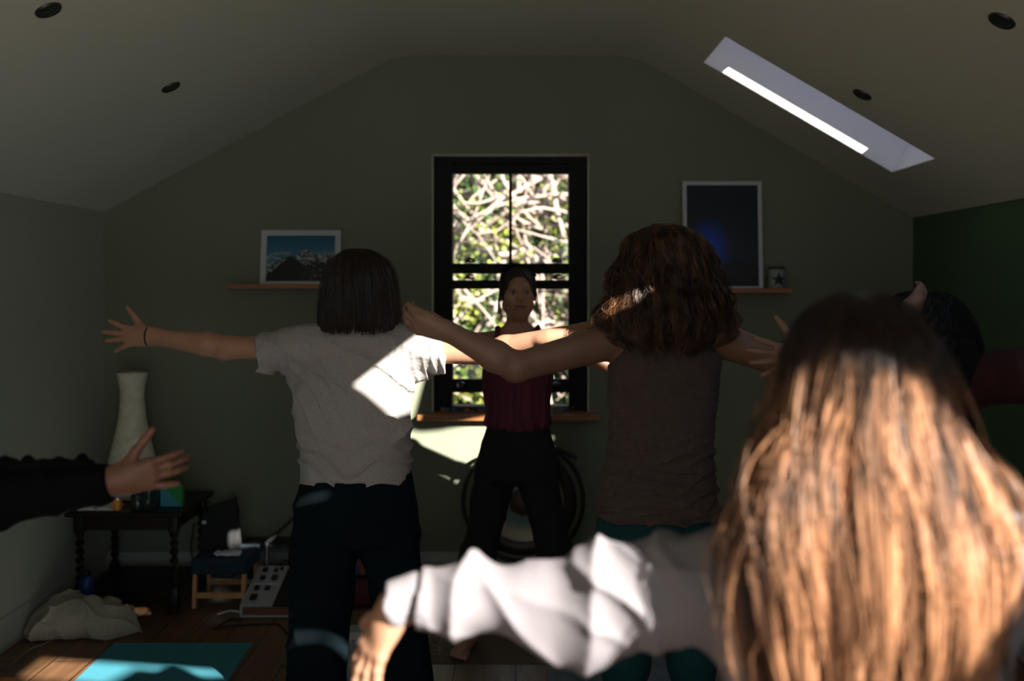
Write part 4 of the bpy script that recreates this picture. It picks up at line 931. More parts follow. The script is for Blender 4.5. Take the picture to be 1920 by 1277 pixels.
# trousers
S=SDF((-.88,3.08,.02),(-.18,3.72,.90),.0055)
S.loft(torso_from_px([(882,570,768,.115),(930,560,776,.125),(985,555,782,.128),(1010,556,783,.12)],D1),k=.03,power=2.4)
kl=.022
S.cone(P(614,960,D1),P(603,1100,D1),.108,.104,k=kl); S.cone(P(603,1100,D1),P(588,1330,D1),.104,.098,k=.03,cut=((0,0,.07),(0,0,-1)))
S.cone(P(722,960,D1),P(744,1100,D1),.108,.088,k=kl); S.cone(P(744,1100,D1),P(762,1330,D1),.088,.088,k=.03,cut=((0,0,.07),(0,0,-1)))
S.disp(lambda x,y,z:-.008*ridges(x,y,z,(.9,.1,.6),5,1.4,5,3,2)-.006*ridges(x,y,z,(1,0,.15),8,1,4,9,2)*np.clip((.7-z)*3,0,1))
S.build('trousers',M['pants_blue'],p1)
# bob hair
RNG.seed(5)
def px_env(rows,d):
    return [(1.5-(py-540)/F*d,((a+b)/2-967)/F*d,d+yo,(b-a)/2/F*d,ry) for py,a,b,ry,yo in rows]
env=px_env([(467,662,682,.015,-.02),(469,652,694,.040,-.02),(475,640,708,.062,-.02),(483,630,719,.078,-.018),(495,620,731,.092,-.015),(525,609,742,.108,-.01),(560,603,746,.110,-.005),(595,599,749,.105,-.005),(612,600,748,.098,-.005),(628,604,744,.09,-.005)],D1)
S=SDF((-.72,3.2,1.30),(-.36,3.6,1.66),.004); e2=[(z,cx,cy,rx*.93,ry*.93) for z,cx,cy,rx,ry in env[:-1]]
S.loft([(e2[0][0]-.004,)+e2[0][1:]]+e2[1:],k=0); S.op(lambda x,y,z:-(3.47-y)+0*x+0*z-0.0,(-.8,3.47,1.2),(-.3,3.7,1.50),0,'s') if False else None
v0,q0=S.mesh(1)
pa,ra=hair_paths(env,5200,24,q=(.90,1.03),clumps=260,pull=.45,wave=.006,wfreq=1.3,length=(.90,1.0),frizz=.0004,r=(.0010,.0005))
v1,q1=strand_mesh(pa,ra); pb,rb=hair_paths(env,160,24,q=(1.0,1.1),clumps=60,pull=.2,wave=.010,wfreq=1.4,length=(.75,1.02),frizz=.002,r=(.0005,.0003)); v2,q2=strand_mesh(pb,rb)
v,q=join_sq([(v0,q0),(v1,q1),(v2,q2)]); link('hair',new_mesh('hair',v,q,np.full(len(q),4),M['hair_dark']),p1)
# tattoo lines on the right upper arm (thin drawn loops just over the skin)
tt=MB()
for i,(cxp,rp_) in enumerate(((850,17),(880,20),(905,16),(866,11))):
    pts=[]
    for a in np.linspace(0,2*math.pi,26,endpoint=False):
        px_,pz_=cxp+rp_*(1+.25*math.cos(3*a+i))*math.cos(a),682+rp_*.7*math.sin(a)*(1+.2*math.sin(5*a))
        q_=P(px_,pz_,D1); ax_=shr+(elr-shr)*np.clip((q_[0]-shr[0])/(elr[0]-shr[0]),0,1); dz=np.clip((q_[2]-ax_[2])/.0405,-.985,.985)
        R_=.0455-.007*np.clip((q_[0]-shr[0])/(elr[0]-shr[0]),0,1); pts.append((q_[0],ax_[1]-R_*math.sqrt(1-dz*dz)-.0002,ax_[2]+R_*dz))
    tt.tube(pts,.0008,4,close=True)
tt.build('tattoo',M['hair_dark'],p1)
# ---------------------------------------------------------------- woman in taupe tank top
D2=3.05
p2=person('person seen from behind with wavy auburn hair and taupe sleeveless top',(P(1240,540,D2)[0],D2,0))
hc=P(1243,510,D2)
shl,shr=P(1155,638,D2),P(1338,632,D2); ell_,wrl=P(968,688,2.85),P(835,620,2.79); elr,wrr=P(1520,700,3.13),P(1682,598,3.13)
hpl,hpr=P(1185,1010,D2),P(1282,1010,D2); knl,knr=P(1172,1240,D2),P(1296,1240,D2); anl,anr=V([P(1165,540,D2)[0],D2+.02,.09]),V([P(1305,540,D2)[0],D2+.02,.09])
S=SDF((-.42,2.60,-.01),(1.36,3.34,1.72),.0048)
S.loft(torso_from_px([(618,1205,1275,.06),(640,1160,1332,.08),(690,1150,1338,.105),(790,1160,1322,.095),(870,1150,1330,.105),(960,1135,1340,.12),(1040,1150,1330,.11)],D2),k=.03)
S.cone(P(1242,560,D2),P(1240,625,D2),.052,.06,k=.03); S.cone(P(1240,622,D2),shl,.055,.053,k=.04); S.cone(P(1240,622,D2),shr,.055,.053,k=.04)
head(S,hc,(-.25,1,0))
arm(S,shl,ell_,wrl,r=(.056,.043,.042,.026)); arm(S,shr,elr,wrr,r=(.056,.043,.042,.026))
S.ell(P(968,697,2.85),(.022,.025,.018),k=.02)
hand(S,wrl,(-.96,-.05,.22),(-.1,-.55,.8),True,curl=(38,34,30,26),spread=(4,0,-4,-8),thumb=(12,12),sc=.98)
hand(S,wrr,(.80,.0,.52),(-.25,-.75,.55),False,curl=(34,32,30,28),spread=(3,0,-3,-6),thumb=(14,12),sc=1.0)
leg(S,hpl,knl,anl,(-.3,1,0)); leg(S,hpr,knr,anr,(.3,1,0))
S.build('body',M['skin2'],p2)
S=SDF((.18,2.72,.74),(.74,3.38,1.42),.004)
S.loft(torso_from_px([(592,1200,1282,.070,-.005),(620,1172,1318,.088,-.004),(645,1158,1340,.105),(680,1142,1350,.118),(740,1139,1346,.112),(800,1142,1338,.110),(850,1139,1336,.115),(905,1127,1340,.128),(965,1116,1347,.14)],D2),k=.02,power=2.3)
for c_,sx in ((P(1133,640,D2),-1),(P(1366,636,D2),1)): S.ell(c_,(.052,.075,.075),k=.012,mode='s')
def tankf(x,y,z):
    py=540+(1.5-z)/D2*F; low=np.clip((py-770)/90,0,1)
    return -.010*low*ridges(x,y,z,(.12,0,1),17,1.5,7,4,2.5)-.008*low*ridges(x,y,z,(-.3,0,1),24,1.8,9,6,3)-.005*np.clip((760-py)/100,0,1)*ridges(x,y,z,(.8,0,.6),9,1.2,6,8,3)-.0018*ridges(x,y,z,(.1,0,1),50,2,20,9,2)
S.disp(tankf); S.build('tank_top',M['tank'],p2)
S=SDF((.18,2.74,.03),(.76,3.36,.92),.0055)
S.loft(torso_from_px([(945,1122,1342,.125),(1000,1118,1346,.13),(1060,1120,1345,.12)],D2),k=.03)
S.cone(P(1180,1030,D2),P(1173,1240,D2),.098,.070,k=.04); S.cone(P(1173,1240,D2),V(anl)+V([0,0,.05]),.072,.045,k=.03)
S.cone(P(1287,1030,D2),P(1297,1240,D2),.098,.070,k=.04); S.cone(P(1297,1240,D2),V(anr)+V([0,0,.05]),.072,.045,k=.03)
S.disp(lambda x,y,z:-.003*ridges(x,y,z,(.5,0,1),9,1.4,7,3,3)); S.build('leggings',M['legging'],p2)
env=px_env([(421,1236,1256,.015,-.01),(424,1222,1272,.040,-.01),(431,1205,1290,.062,-.01),(450,1180,1316,.088,-.01),(490,1163,1330,.108,-.01),(530,1152,1345,.118,-.01),(570,1138,1358,.125,-.015),(600,1128,1366,.125,-.02),(625,1130,1358,.12,-.03),(650,1160,1330,.11,-.04),(672,1195,1300,.10,-.05)],D2)
S=SDF((.2,2.82,1.24),(.72,3.28,1.72),.004); e2=[(z,cx,cy,rx*.88,ry*.88) for z,cx,cy,rx,ry in env[:-3]]; S.loft([(e2[0][0]-.008,)+e2[0][1:]]+e2[1:],k=0)
S.disp(lambda x,y,z:-.008*ridges(x,y,z,(1,1,.1),14,1.5,8,3,2)); v0,q0=S.mesh(1)
prt=[(v0,q0)]
for (N_,q_,cl_,pl_,wv_,wf_,ln_,fz_,r_) in ((5600,(.84,1.02),120,.85,.015,2.4,(.66,1.0),.0005,(.0010,.0005)),(1800,(.95,1.12),110,.8,.024,3.0,(.55,1.0),.0007,(.0008,.0003)),(260,(1.02,1.16),120,.1,.018,2.6,(.5,1.02),.0012,(.0004,.00025))):
    pa,ra=hair_paths(env,N_,34,q=q_,clumps=cl_,pull=pl_,wave=wv_,wfreq=wf_,length=ln_,frizz=fz_,r=r_,curl=.006); prt.append(strand_mesh(pa,ra))
v,q=join_sq(prt); link('hair',new_mesh('hair',v,q,np.full(len(q),4),M['hair_red']),p2)
# ---------------------------------------------------------------- teacher facing the camera
DT=4.15
pt=person('person facing the camera before the window in burgundy top and black trousers',(P(968,540,DT)[0],DT,0))
hc=P(971,548,DT); FW=nrm((.10,-1,0.02)); 
S=SDF((-.86,3.85,-.01),(.88,4.42,1.62),.0048)
S.loft(torso_from_px([(622,948,996,.05),(640,905,1036,.07),(690,905,1036,.095),(760,915,1028,.08),(800,915,1030,.085),(860,915,1030,.090),(880,935,1008,.075)],DT),k=.02)
S.cone(P(970,585,DT),P(970,625,DT),.043,.050,k=.025); S.cone(P(970,630,DT),P(893,646,DT),.040,.046,k=.04); S.cone(P(970,630,DT),P(1048,646,DT),.040,.046,k=.04)
arm(S,P(893,648,DT),P(785,662,DT-.02),P(690,672,DT-.05),r=(.044,.038,.034,.025)); arm(S,P(1048,650,DT),P(1172,694,DT-.01),P(1275,722,DT-.03),r=(.044,.038,.034,.025))
hand(S,P(690,672,DT-.05),(-1,0,0),(0,0,1),False,sc=.93); hand(S,P(1275,722,DT-.03),(1,0,-.2),(0,0,1),True,sc=.93)
hpl,hpr=P(938,890,DT),P(1000,890,DT); anl,anr=V([P(880,540,DT)[0],DT,.09]),V([P(1066,540,DT)[0],DT,.09])
leg(S,P(945,880,DT),P(900,1045,DT),anl,(-.25,-1,0),r=(.062,.045,.05,.034)); leg(S,P(993,880,DT),P(1040,1045,DT),anr,(.35,-1,0),r=(.062,.045,.05,.034))
for s in (-1,1): S.cone(P(970+s*8,628,DT)+V([0,-.045,0]),P(970+s*60,640,DT)+V([0,-.035,0]),.010,.010,k=.02)  # collar bones
v_b,q_b=S.mesh(1); S.D=None
# finer head
S=SDF(hc-V([.13,.15,.19]),hc+V([.13,.15,.16]),.0022); Lh=head(S,hc,FW,face=True,sc=.93); S.cone(P(970,585,DT),P(970,632,DT),.043,.047,k=.025)
v_h,q_h=S.mesh(1)
def headmask(c): 
    d=c-(Lh(0,.09,-.066)); rt=np.cross(FW,(0,0,1)); return ((np.abs(d@rt)<.0235)&(np.abs(d[:,2])<.0125*(1-.35*np.abs(d@rt)/.0235))&((d@FW)>-.012)).astype(int)
mi=np.concatenate([np.zeros(len(q_b),int),headmask(v_h[q_h].mean(1))]); v,q=join_sq([(v_b,q_b),(v_h,q_h)])
link('body',new_mesh('body',v,q,np.full(len(q),4),[M['skin'],M['lips']],True,mi),pt)
rt=np.cross(FW,(0,0,1))
for sx in (-1,1):
    c=Lh(sx*.031,.0815,.000); e=MB(); bmesh.ops.create_uvsphere(e.bm,u_segments=20,v_segments=12,radius=.0105)
    for vv_ in e.bm.verts: vv_.co+=Vector([float(t_) for t_ in c])
    eo=e.build('eye',M['eyewhite'],pt,True); fwm=Vector([float(t_) for t_ in FW]).to_track_quat('Z','Y').to_matrix()
    MB().lathe([(.0055,.0088),(.0050,.0100),(.0025,.0107),(.0003,.0108)],c,16,fwm,False,True).build('iris',M['iris'],eo,True)
    bp=[Lh(sx*(.014+.034*t_),.0905-.012*t_**1.6,.0165+.008*math.sin(t_*2.2)) for t_ in np.linspace(0,1,8)]
    MB().tube(bp,[.0022,.0027,.0027,.0025,.0022,.0018,.0014,.0008],6).build('eyebrow',M['hair_dark'],pt,True)
    lp=[Lh(sx*(.031+.0145*math.cos(a)),.0905-.006*abs(math.cos(a)),.001+.0062*math.sin(a)) for a in np.linspace(.1,3.04,9)]
    MB().tube(lp,.0011,5).build('eyelashes',M['hair_dark'],pt,True)
# hair tied back
S=SDF(hc-V([.13,.16,.16]),hc+V([.13,.20,.18]),.003); s9=.93
up_=V([0,0,1])
B_=[rt,FW,up_]
S.ell(Lh(0,-.010,.030),(.084*s9,.103*s9,.095*s9),B_,k=0); S.ell(Lh(0,.005,-.005),(.079*s9,.080*s9,.070*s9),B_,k=.01)
def facecut(x,y,z):
    px,py,pz=x-hc[0],y-hc[1],z-hc[2]; r_=px*rt[0]+py*rt[1]; f_=px*FW[0]+py*FW[1]
    # forehead hairline: keep hair behind this curve
    keep=(np.abs(r_)/.058)**2.6+np.abs((pz+.030)/.092)**2; return np.where(f_<.0,.05,(keep-1)*.05)
S.op(lambda x,y,z:facecut(x,y,z),hc-.2,hc+.2,.004,'s')
S.op(lambda x,y,z:(z-(hc[2]-.055))+0*x+0*y,hc-V([.2,.2,.2]),hc+V([.2,.2,-.02]),.01,'s')
S.ell(Lh(0,-.115,.01),(.035,.035,.04),B_,k=.02)
S.disp(lambda x,y,z:-.0016*ridges(x,y,z,(1,0,.25),120,1.0,14,2,2)); v0,q0=S.mesh(1)
pp=[]
for sx in (-1,1):
    for k in range(12 if sx>0 else 6):
        a0=Lh(sx*.070,.015+.01*RNG.rand(),.03); pts=[]
        for t_ in np.linspace(0,1,20): pts.append(a0+rt*sx*(.012*math.sin(t_*2.6)+.006*RNG.rand()*0+.004*k*t_*.3)+up_*(-.13*t_*(.7+.3*(k%4)/3))+FW*(.01*math.sin(t_*5+k)))
        pp.append(pts)
v1,q1=strand_mesh(V(pp),np.full((len(pp),20),.0009)); 
pp=[]
for k in range(420):
    th=RNG.uniform(-1.25,1.25); st=Lh(.078*math.sin(th),.052*math.cos(th)*1.1-.0,.075+.035*math.cos(th)-.05*abs(math.sin(th))**2); pts=[]
    for t_ in np.linspace(0,1,14):
        ph=t_*2.2; r_=1.035; pts.append(Lh(.083*r_*math.sin(th)*math.cos(ph*.35)*(1-.5*t_**2),.055*math.cos(ph)*math.cos(th*.4)-.03-.04*t_,.03+.094*r_*math.cos(th*.9)*math.cos(ph*.55)))
    pp.append(pts)
v2,q2=strand_mesh(V(pp),np.full((len(pp),14),.0008)); v,q=join_sq([(v0,q0),(v1,q1),(v2,q2)])
link('hair',new_mesh('hair',v,q,np.full(len(q),4),M['hair_dark']),pt)
# top
S=SDF((-.22,3.90,.86),(.24,4.38,1.36),.004)
S.loft(torso_from_px([(668,925,1015,.088),(680,908,1032,.105),(705,905,1035,.112),(745,908,1032,.100),(775,911,1032,.100),(792,908,1034,.104),(803,916,1026,.098)],DT),k=.01,power=2.2)
for s in (-1,1): 
    S.cone(P(970+s*42,672,DT)+V([0,-.085,0]),P(970+s*37,615,DT)+V([0,-.030,0]),.0095,.009,k=.008); S.cone(P(970+s*37,615,DT)+V([0,-.03,0]),P(970+s*35,640,DT)+V([0,.07,0]),.009,.009,k=.008)
S.disp(lambda x,y,z:-.005*ridges(x,y,z,(1,.6,.04),15,1.3,6,3,2)-.003*ridges(x,y,z,(1,-.5,0),27,1.,6,4,2)-.006*np.exp(-((z-.935)/.02)**2)*ridges(x,y,z,(1,.5,0),22,.6,6,5,2)); S.build('top',M['burgundy'],pt)
S=SDF((-.34,3.84,.10),(.34,4.46,.94),.0055)
S.loft(torso_from_px([(796,914,1028,.095),(830,905,1038,.108),(865,895,1050,.118),(893,893,1052,.112)],DT),k=.02,power=2.3)
S.cone(P(931,885,DT),P(900,1030,DT),.086,.068,k=.03); S.cone(P(897,1035,DT),P(882,1180,DT),.078,.075,k=.01,cut=((0,0,.13),(0,0,-1)))
S.cone(P(1005,885,DT),P(1039,1030,DT),.086,.068,k=.03); S.cone(P(1041,1035,DT),P(1066,1180,DT),.078,.075,k=.01,cut=((0,0,.13),(0,0,-1)))
S.disp(lambda x,y,z:-.006*ridges(x,y,z,(.9,.1,.5),6,1.4,5,3,2)); S.build('trousers',M['pants_black'],pt)
# ---------------------------------------------------------------- person with black curly hair at the right
D4=3.45
p4=person('person with thick black curly hair and maroon sleeves, partly hidden at right',(P(1725,540,D4)[0],D4,0))
S=SDF((.55,2.60,-.01),(2.03,3.75,1.62),.006)
hc=P(1728,625,D4)
shl,shr=P(1655,722,D4),P(1800,712,D4); ell_,wrl=P(1600,752,3.0),P(1515,672,2.74); elr,wrr=V([1.66,3.20,1.22]),V([1.90,3.02,1.20])
S.loft([(1.22,hc[0],D4,.09,.06),(1.15,hc[0],D4,.16,.09),(1.0,hc[0],D4,.15,.10),(.85,hc[0],D4,.14,.095),(.72,hc[0],D4,.17,.11),(.64,hc[0],D4,.17,.11)],k=.03)
S.cone(hc-V([0,0,.08]),hc-V([0,0,.17]),.05,.055,k=.02); S.cone(hc-V([0,0,.17]),shl,.05,.05,k=.04); S.cone(hc-V([0,0,.17]),shr,.05,.05,k=.04)
head(S,hc,(-.1,1,0)); arm(S,shl,ell_,wrl); arm(S,shr,elr,wrr)
leg(S,(hc[0]-.08,D4,.72),(hc[0]-.12,D4+.02,.42),(hc[0]-.14,D4,.09),(-.2,1,0)); leg(S,(hc[0]+.08,D4,.72),(hc[0]+.12,D4+.02,.42),(hc[0]+.14,D4,.09),(.2,1,0))
v_b,q_b=S.mesh(1); S.D=None
S=SDF((.55,2.55,1.15),(.86,2.92,1.48),.003)
S.cone(wrl,wrl+(ell_-wrl)*.25,.0255,.028,k=.01); hand(S,wrl,(-1,-.15,.06),(.10,0,1),True,curl=(4,8,6,2),spread=(16,3,-9,-26),thumb=(58,8),sc=1.02); v_h,q_h=S.mesh(1)
v,q=join_sq([(v_b,q_b),(v_h,q_h)]); link('body',new_mesh('body',v,q,np.full(len(q),4),M['skin2']),p4)
S=SDF((.70,2.70,.62),(2.03,3.78,1.40),.006)
S.loft([(1.235,hc[0],D4,.10,.08),(1.17,hc[0],D4,.175,.11),(1.0,hc[0],D4,.175,.125),(.85,hc[0],D4,.17,.12),(.70,hc[0],D4,.19,.13)],k=.02)
S.cone(shr,elr,.090,.088,k=.06); S.cone(elr,wrr,.088,.055,k=.03,cut=(wrr,wrr-elr)); S.cone(shl,ell_,.082,.065,k=.06); S.cone(ell_,wrl,.060,.045,k=.03,cut=(wrl+(ell_-wrl)*.2,wrl-ell_))
S.disp(lambda x,y,z:-.010*ridges(x,y,z,(1,-.6,.25),7,1.4,6,3,2.5)-.004*ridges(x,y,z,(1,.3,-.5),16,1.4,9,5,2)); S.build('jumper',M['maroon'],p4)
S=SDF((hc[0]-.2,D4-.16,.05),(hc[0]+.2,D4+.18,.74),.007)
for s in (-1,1): S.cone((hc[0]+s*.08,D4,.66),(hc[0]+s*.12,D4+.02,.42),.10,.08,k=.03); S.cone((hc[0]+s*.12,D4+.02,.42),(hc[0]+s*.14,D4,.10),.08,.055,k=.02)
S.build('trousers',M['pants_black'],p4)
env=px_env([(546,1718,1738,.02,-.01),(552,1692,1768,.07,-.01),(575,1662,1795,.12,-.01),(610,1640,1814,.15,-.015),(645,1630,1823,.16,-.02),(680,1630,1828,.15,-.03),(712,1648,1818,.12,-.04),(730,1670,1795,.09,-.05)],D4)
S=SDF((1.2,3.22,1.14),(1.66,3.66,1.50),.0045); e2=[(z,cx,cy,rx*.97,ry*.97) for z,cx,cy,rx,ry in env]; S.loft([(e2[0][0]-.008,)+e2[0][1:]]+e2[1:],k=0)
S.disp(lambda x,y,z:-.012*vnoise(x*32,y*32,z*32)-.008*vnoise(x*70,y*70,z*70)); v0,q0=S.mesh(0)
prt=[(v0,q0)]
pa,ra=hair_paths(env,2600,40,q=(.94,1.05),clumps=220,pull=.7,wave=.012,wfreq=9,length=(.4,1.0),frizz=.002,r=(.0012,.0006),curl=.010); prt.append(strand_mesh(pa,ra))
v,q=join_sq(prt); link('hair',new_mesh('hair',v,q,np.full(len(q),4),M['hair_black']),p4)
# ---------------------------------------------------------------- person reaching in from the left
D6=2.12
p6=person('person mostly outside the left edge, only a black ruffled sleeve and open hand seen',(-1.62,D6,0))
wr=P(212,902,D6); sh=V([-1.40,D6,1.10]); el=V([-1.12,D6,1.055]); hc=V([-1.64,D6,1.42])
shl=V([-1.80,D6,1.14]); ell_=V([-1.90,D6-.15,.92]); wrl=V([-1.86,D6-.30,.75])
S=SDF((-2.06,1.70,-.01),(-.60,2.42,1.58),.006)
S.loft([(1.20,-1.62,D6,.08,.06),(1.14,-1.62,D6,.16,.085),(1.0,-1.62,D6,.15,.10),(.85,-1.62,D6,.13,.09),(.72,-1.62,D6,.17,.11),(.62,-1.62,D6,.16,.11)],k=.03)
S.cone(hc-V([0,0,.08]),hc-V([0,0,.22]),.05,.055,k=.02); S.cone((-1.62,D6,1.19),sh,.05,.05,k=.04); S.cone((-1.62,D6,1.19),shl,.05,.05,k=.04)
head(S,hc,(.1,1,0)); arm(S,sh,el,wr); arm(S,shl,ell_,wrl); hand(S,wrl,(0,-.3,-1),(.5,-1,0),True)
leg(S,(-1.70,D6,.70),(-1.73,D6+.02,.42),(-1.74,D6,.09),(-.2,1,0)); leg(S,(-1.54,D6,.70),(-1.51,D6+.02,.42),(-1.48,D6,.09),(.2,1,0))
v_b,q_b=S.mesh(1); S.D=None
S=SDF(wr-V([.08,.12,.10]),wr+V([.24,.12,.16]),.003)
S.cone(wr-V([.05,0,.004]),wr,.027,.0255,k=.01); hand(S,wr,(.98,.12,.17),(-.15,-.25,1),False,curl=(12,16,13,5),spread=(2,0,-1,-11),thumb=(46,6),sc=.97); v_h,q_h=S.mesh(1)
v,q=join_sq([(v_b,q_b),(v_h,q_h)]); link('body',new_mesh('body',v,q,np.full(len(q),4),M['skin3']),p6)
S=SDF((-2.06,1.78,.58),(-.80,2.40,1.28),.0055)
S.loft([(1.21,-1.62,D6,.09,.075),(1.15,-1.62,D6,.175,.105),(1.0,-1.62,D6,.17,.12),(.85,-1.62,D6,.155,.11),(.62,-1.62,D6,.19,.13)],k=.02)
S.cone(sh,el+V([0,0,-.006]),.072,.060,k=.05); S.cone(el+V([0,0,-.006]),wr+V([-.01,0,-.004]),.060,.040,k=.03,cut=(wr-V([.005,0,0]),wr-el)); S.cone(shl,ell_,.07,.055,k=.05); S.cone(ell_,wrl,.055,.04,k=.03,cut=(wrl,wrl-ell_))
S.disp(lambda x,y,z:-.007*ridges(x,y,z,(1,.2,.1),9,1,7,3,2)); v0,q0=S.mesh(1); S.D=None
# ruffle running along the top of the sleeve
S=SDF((-1.50,D6-.06,1.0),(-.90,D6+.06,1.22),.004)
n_=26
for k in range(n_):
    t_=k/(n_-1); c=sh+V([.08,0,.058])+(wr+V([-.05,0,.036])-sh-V([.08,0,.058]))*t_; c=c+V([0,0,-.016*math.sin(t_*math.pi)+.004*math.sin(k*1.9)]); S.ell(c,(.014,.016,.016+.005*math.sin(k*2.7)),k=.006)
v1,q1=S.mesh(1); v,q=join_sq([(v0,q0),(v1,q1)]); link('black_sleeved_top',new_mesh('black_sleeved_top',v,q,np.full(len(q),4),M['cuff']),p6)
S=SDF((-1.9,1.9,.05),(-1.34,2.36,.74),.008)
for s in (-1,1): S.cone((-1.62+s*.08,D6,.64),(-1.62+s*.11,D6+.02,.42),.10,.08,k=.03); S.cone((-1.62+s*.11,D6+.02,.42),(-1.62+s*.13,D6,.10),.08,.055,k=.02)
S.build('trousers',M['pants_black'],p6)
env=[(1.56,-1.64,D6-.01,.02,.02),(1.55,-1.64,D6-.01,.06,.06),(1.50,-1.64,D6-.01,.09,.10),(1.42,-1.64,D6-.01,.10,.105),(1.34,-1.64,D6-.02,.10,.10),(1.24,-1.64,D6-.03,.09,.09)]
pa,ra=hair_paths(env,1500,16,q=(.85,1.03),clumps=80,front=(1,.35,.3)); v,q=strand_mesh(pa,ra); link('hair',new_mesh('hair',v,q,np.full(len(q),4),M['hair_dark']),p6)
# ---------------------------------------------------------------- foreground woman with long hair
DF=1.40
pf_=person('nearest person from behind with long sunlit hair and pale grey sweatshirt',(P(1620,540,DF)[0],DF,0))
hc=P(1612,706,1.39); tx=P(1620,540,DF)[0]
shl,shr=P(1425,1085,DF),P(1835,1065,DF); ell_,wrl=P(1070,1140,1.53),P(765,1132,1.58); elr,wrr=V([.93,1.36,1.18]),V([1.15,1.30,1.24])
S=SDF((-.36,1.15,-.01),(1.42,1.74,1.55),.0048)
S.loft([(1.20,tx,DF,.07,.055),(1.13,tx,DF,.155,.08),(1.0,tx,DF,.145,.10),(.85,tx,DF,.125,.09),(.74,tx,DF,.165,.11),(.64,tx,DF,.16,.11)],k=.03)
S.cone(hc-V([0,0,.08]),(tx,DF,1.18),.05,.058,k=.03); S.cone((tx,DF,1.16),shl,.05,.05,k=.04); S.cone((tx,DF,1.16),shr,.05,.05,k=.04)
head(S,hc,(-.1,1,0),sc=.98); arm(S,shl,ell_,wrl); arm(S,shr,elr,wrr); hand(S,wrr,(.9,-.1,.3),(0,0,1),False)
leg(S,(tx-.08,DF,.72),(tx-.11,DF+.02,.42),(tx-.13,DF,.09),(-.2,1,0)); leg(S,(tx+.08,DF,.72),(tx+.11,DF+.02,.42),(tx+.13,DF,.09),(.2,1,0))
v_b,q_b=S.mesh(1); S.D=None
S=SDF(wrl-V([.16,.10,.17]),wrl+V([.08,.10,.07]),.0025); w2_=wrl+V([-.022,0,-.008])
S.cone(wrl+V([.05,0,.0]),w2_,.0265,.0245,k=.01); hand(S,w2_,(-.46,.05,-.88),(-.60,.75,.25),True,curl=(10,6,8,12),spread=(3,0,-2,-5),thumb=(52,12),sc=.93,rs=1.05); v_h,q_h=S.mesh(1)
v,q=join_sq([(v_b,q_b),(v_h,q_h)]); link('body',new_mesh('body',v,q,np.full(len(q),4),M['skin']),pf_)
# sweatshirt
S=SDF((-.26,1.16,.60),(1.22,1.74,1.28),.0042)
S.loft([(1.215,tx,DF,.085,.07),(1.17,tx,DF,.165,.095),(1.10,tx,DF,.195,.125),(.95,tx,DF,.20,.135),(.80,tx,DF,.20,.13),(.66,tx,DF,.20,.135)],k=.03)
a1,a2,a3,a4=P(1380,1085,DF),P(1230,1112,1.50),P(1010,1128,1.545),P(800,1118,1.575)
S.cone(shl,a2,.088,.088,k=.06); S.cone(a2,a3,.088,.068,k=.03); S.cone(a3,a4,.068,.052,k=.03,cut=(P(785,1118,1.58),(-1,0,0)))
S.cone(P(1120,1160,1.53),P(1040,1165,1.54),.072,.062,k=.03)
S.cone(P(790,1110,1.58),P(738,1130,1.58),.034,.034,k=.006,cut=(P(735,1130,1.58),(-1,0,-.25)))
S.cone(shr,elr,.085,.075,k=.06); S.cone(elr,wrr,.07,.045,k=.03,cut=(wrr,wrr-elr))
def swf(x,y,z):
    px=967+x/1.53*F; left=np.clip((1420-px)/150,0,1)*np.clip((px-770)/40,0,1)
    g=-.026*left*ridges(x,y,z,(1,.0,-.30),5.0,.8,4.5,2,2.0)-.011*left*ridges(x,y,z,(1,.2,.65),8,1.0,6,5,2.2)-.005*left*ridges(x,y,z,(.5,.3,1),14,1.2,8,6,2)
    g+=-.010*(1-left)*ridges(x,y,z,(.8,.2,.8),6,1.2,6,8,2)
    return g+.015*left
S.disp(swf,.04); S.cone(P(725,1134,1.58),P(748,1128,1.58),.030,.028,k=.003,mode='s'); S.build('sweatshirt',M['sweat'],pf_,2)
S=SDF((tx-.24,1.2,.05),(tx+.24,1.62,.76),.008)
for s in (-1,1): S.cone((tx+s*.08,DF,.66),(tx+s*.11,DF+.02,.42),.10,.08,k=.03); S.cone((tx+s*.11,DF+.02,.42),(tx+s*.13,DF,.10),.08,.055,k=.02)
S.build('trousers',M['pants_black'],pf_)
# long hair
RNG.seed(23)
DH=1.30
def enf(rows): return [(1.5-(py-540)/F*(DF+yo),((a+b)/2-967)/F*(DF+yo),DF+yo,(b-a)/2/F*(DF+yo),ry) for py,a,b,ry,yo in rows]
env=enf([(549,1600,1632,.018,-.02),(552,1578,1652,.040,-.02),(560,1556,1672,.062,-.02),(584,1524,1702,.092,-.02),(630,1496,1730,.115,-.02),(690,1478,1750,.120,-.02),(760,1458,1776,.118,-.025),(850,1425,1822,.112,-.04),(940,1398,1860,.105,-.06),(1040,1378,1885,.100,-.075),(1150,1380,1880,.095,-.08),(1260,1395,1850,.09,-.08),(1380,1430,1800,.08,-.08)])
S=SDF((.24,1.12,.88),(.76,1.56,1.50),.0045); e2=[(z,cx,cy,rx*.86,ry*.86) for z,cx,cy,rx,ry in env[:-1]]; S.loft([(e2[0][0]-.008,)+e2[0][1:]]+e2[1:],k=0)
S.disp(lambda x,y,z:-.012*ridges(x,y,z,(1,.8,.02),13,.7,3,3,2)*np.clip((1.42-z)*6,0,1)); v0,q0=S.mesh(1); prt=[(v0,q0)]
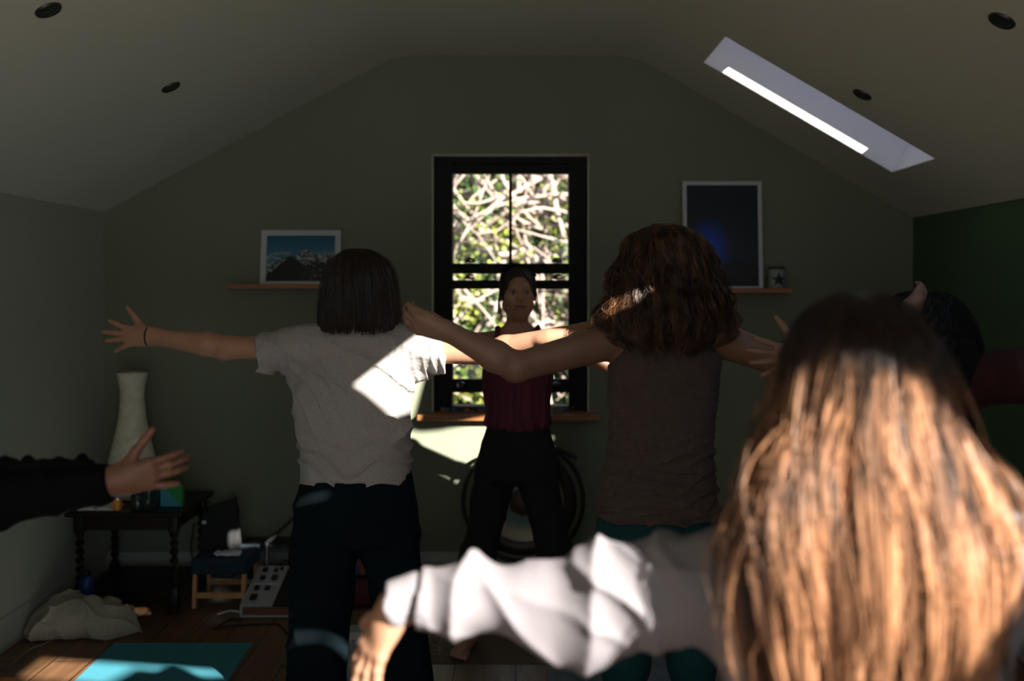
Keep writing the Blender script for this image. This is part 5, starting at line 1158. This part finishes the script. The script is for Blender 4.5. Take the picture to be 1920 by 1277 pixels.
for (N_,q_,cl_,pl_,wv_,wf_,ln_,fz_,r_) in ((6800,(.80,1.0),64,.90,.010,.9,(.90,1.0),.0003,(.0010,.0006)),(2400,(.90,1.05),40,.93,.015,1.1,(.84,1.0),.0004,(.0010,.0006)),(460,(1.0,1.16),70,.3,.020,1.5,(.6,1.0),.0010,(.0006,.0004))):
    pa,ra=hair_paths(env,N_,36,q=q_,clumps=cl_,pull=pl_,wave=wv_,wfreq=wf_,length=ln_,frizz=fz_,r=r_); prt.append(strand_mesh(pa,ra))
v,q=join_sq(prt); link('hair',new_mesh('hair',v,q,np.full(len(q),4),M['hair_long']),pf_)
# ============================================================ LIGHT + CAMERA
w=bpy.data.worlds.new('World'); bpy.context.scene.world=w; w.use_nodes=True; nt=w.node_tree; bg=nt.nodes['Background']
tc=nt.nodes.new('ShaderNodeTexCoord'); sp=nt.nodes.new('ShaderNodeSeparateXYZ'); nt.links.new(tc.outputs['Generated'],sp.inputs[0])
rp=nt.nodes.new('ShaderNodeValToRGB'); rp.color_ramp.elements[0].position=.0; rp.color_ramp.elements[0].color=(.75,.82,.90,1); rp.color_ramp.elements[1].position=.8; rp.color_ramp.elements[1].color=(.30,.48,.85,1)
nt.links.new(sp.outputs[2],rp.inputs[0]); nt.links.new(rp.outputs[0],bg.inputs[0]); bg.inputs[1].default_value=1.7
sl_=bpy.data.lights.new('Sun','SUN'); sl_.energy=26; sl_.angle=math.radians(.6); sl_.color=(1,.93,.84); so=bpy.data.objects.new('Sun',sl_); C.objects.link(so)
so.rotation_euler=Vector([float(t_) for t_ in SUN]).to_track_quat('-Z','Y').to_euler(); so.location=(6,-8,6)
pl=bpy.data.lights.new('added_door_portal','AREA'); pl.shape='RECTANGLE'; pl.size=2.7; pl.size_y=2.0; pl.cycles.is_portal=True; po=bpy.data.objects.new('added_door_portal',pl); C.objects.link(po); po.location=(.1,YR-.02,1.05); po.rotation_euler=(math.radians(90),0,0)
pl=bpy.data.lights.new('added_window_portal','AREA'); pl.shape='RECTANGLE'; pl.size=1.3; pl.size_y=.77; pl.cycles.is_portal=True; po=bpy.data.objects.new('added_window_portal',pl); C.objects.link(po); po.location=(XR+.02,-1.1,1.335); po.rotation_euler=(math.radians(90),0,math.radians(90))
cam=bpy.data.cameras.new('Camera'); cam.sensor_width=36; cam.lens=F/1920*36; cam.shift_x=-7/1920; cam.shift_y=-98.5/1920
cam.dof.use_dof=True; cam.dof.focus_distance=3.25; cam.dof.aperture_fstop=1.7; cam.clip_start=.05
co=bpy.data.objects.new('Camera',cam); C.objects.link(co); co.location=(0,0,1.5); co.rotation_euler=(math.radians(90),0,0)
sc=bpy.context.scene; sc.camera=co
sc.view_settings.view_transform='Standard'; sc.view_settings.look='None'; sc.view_settings.exposure=0; sc.view_settings.gamma=1; sc.view_settings.use_curve_mapping=False
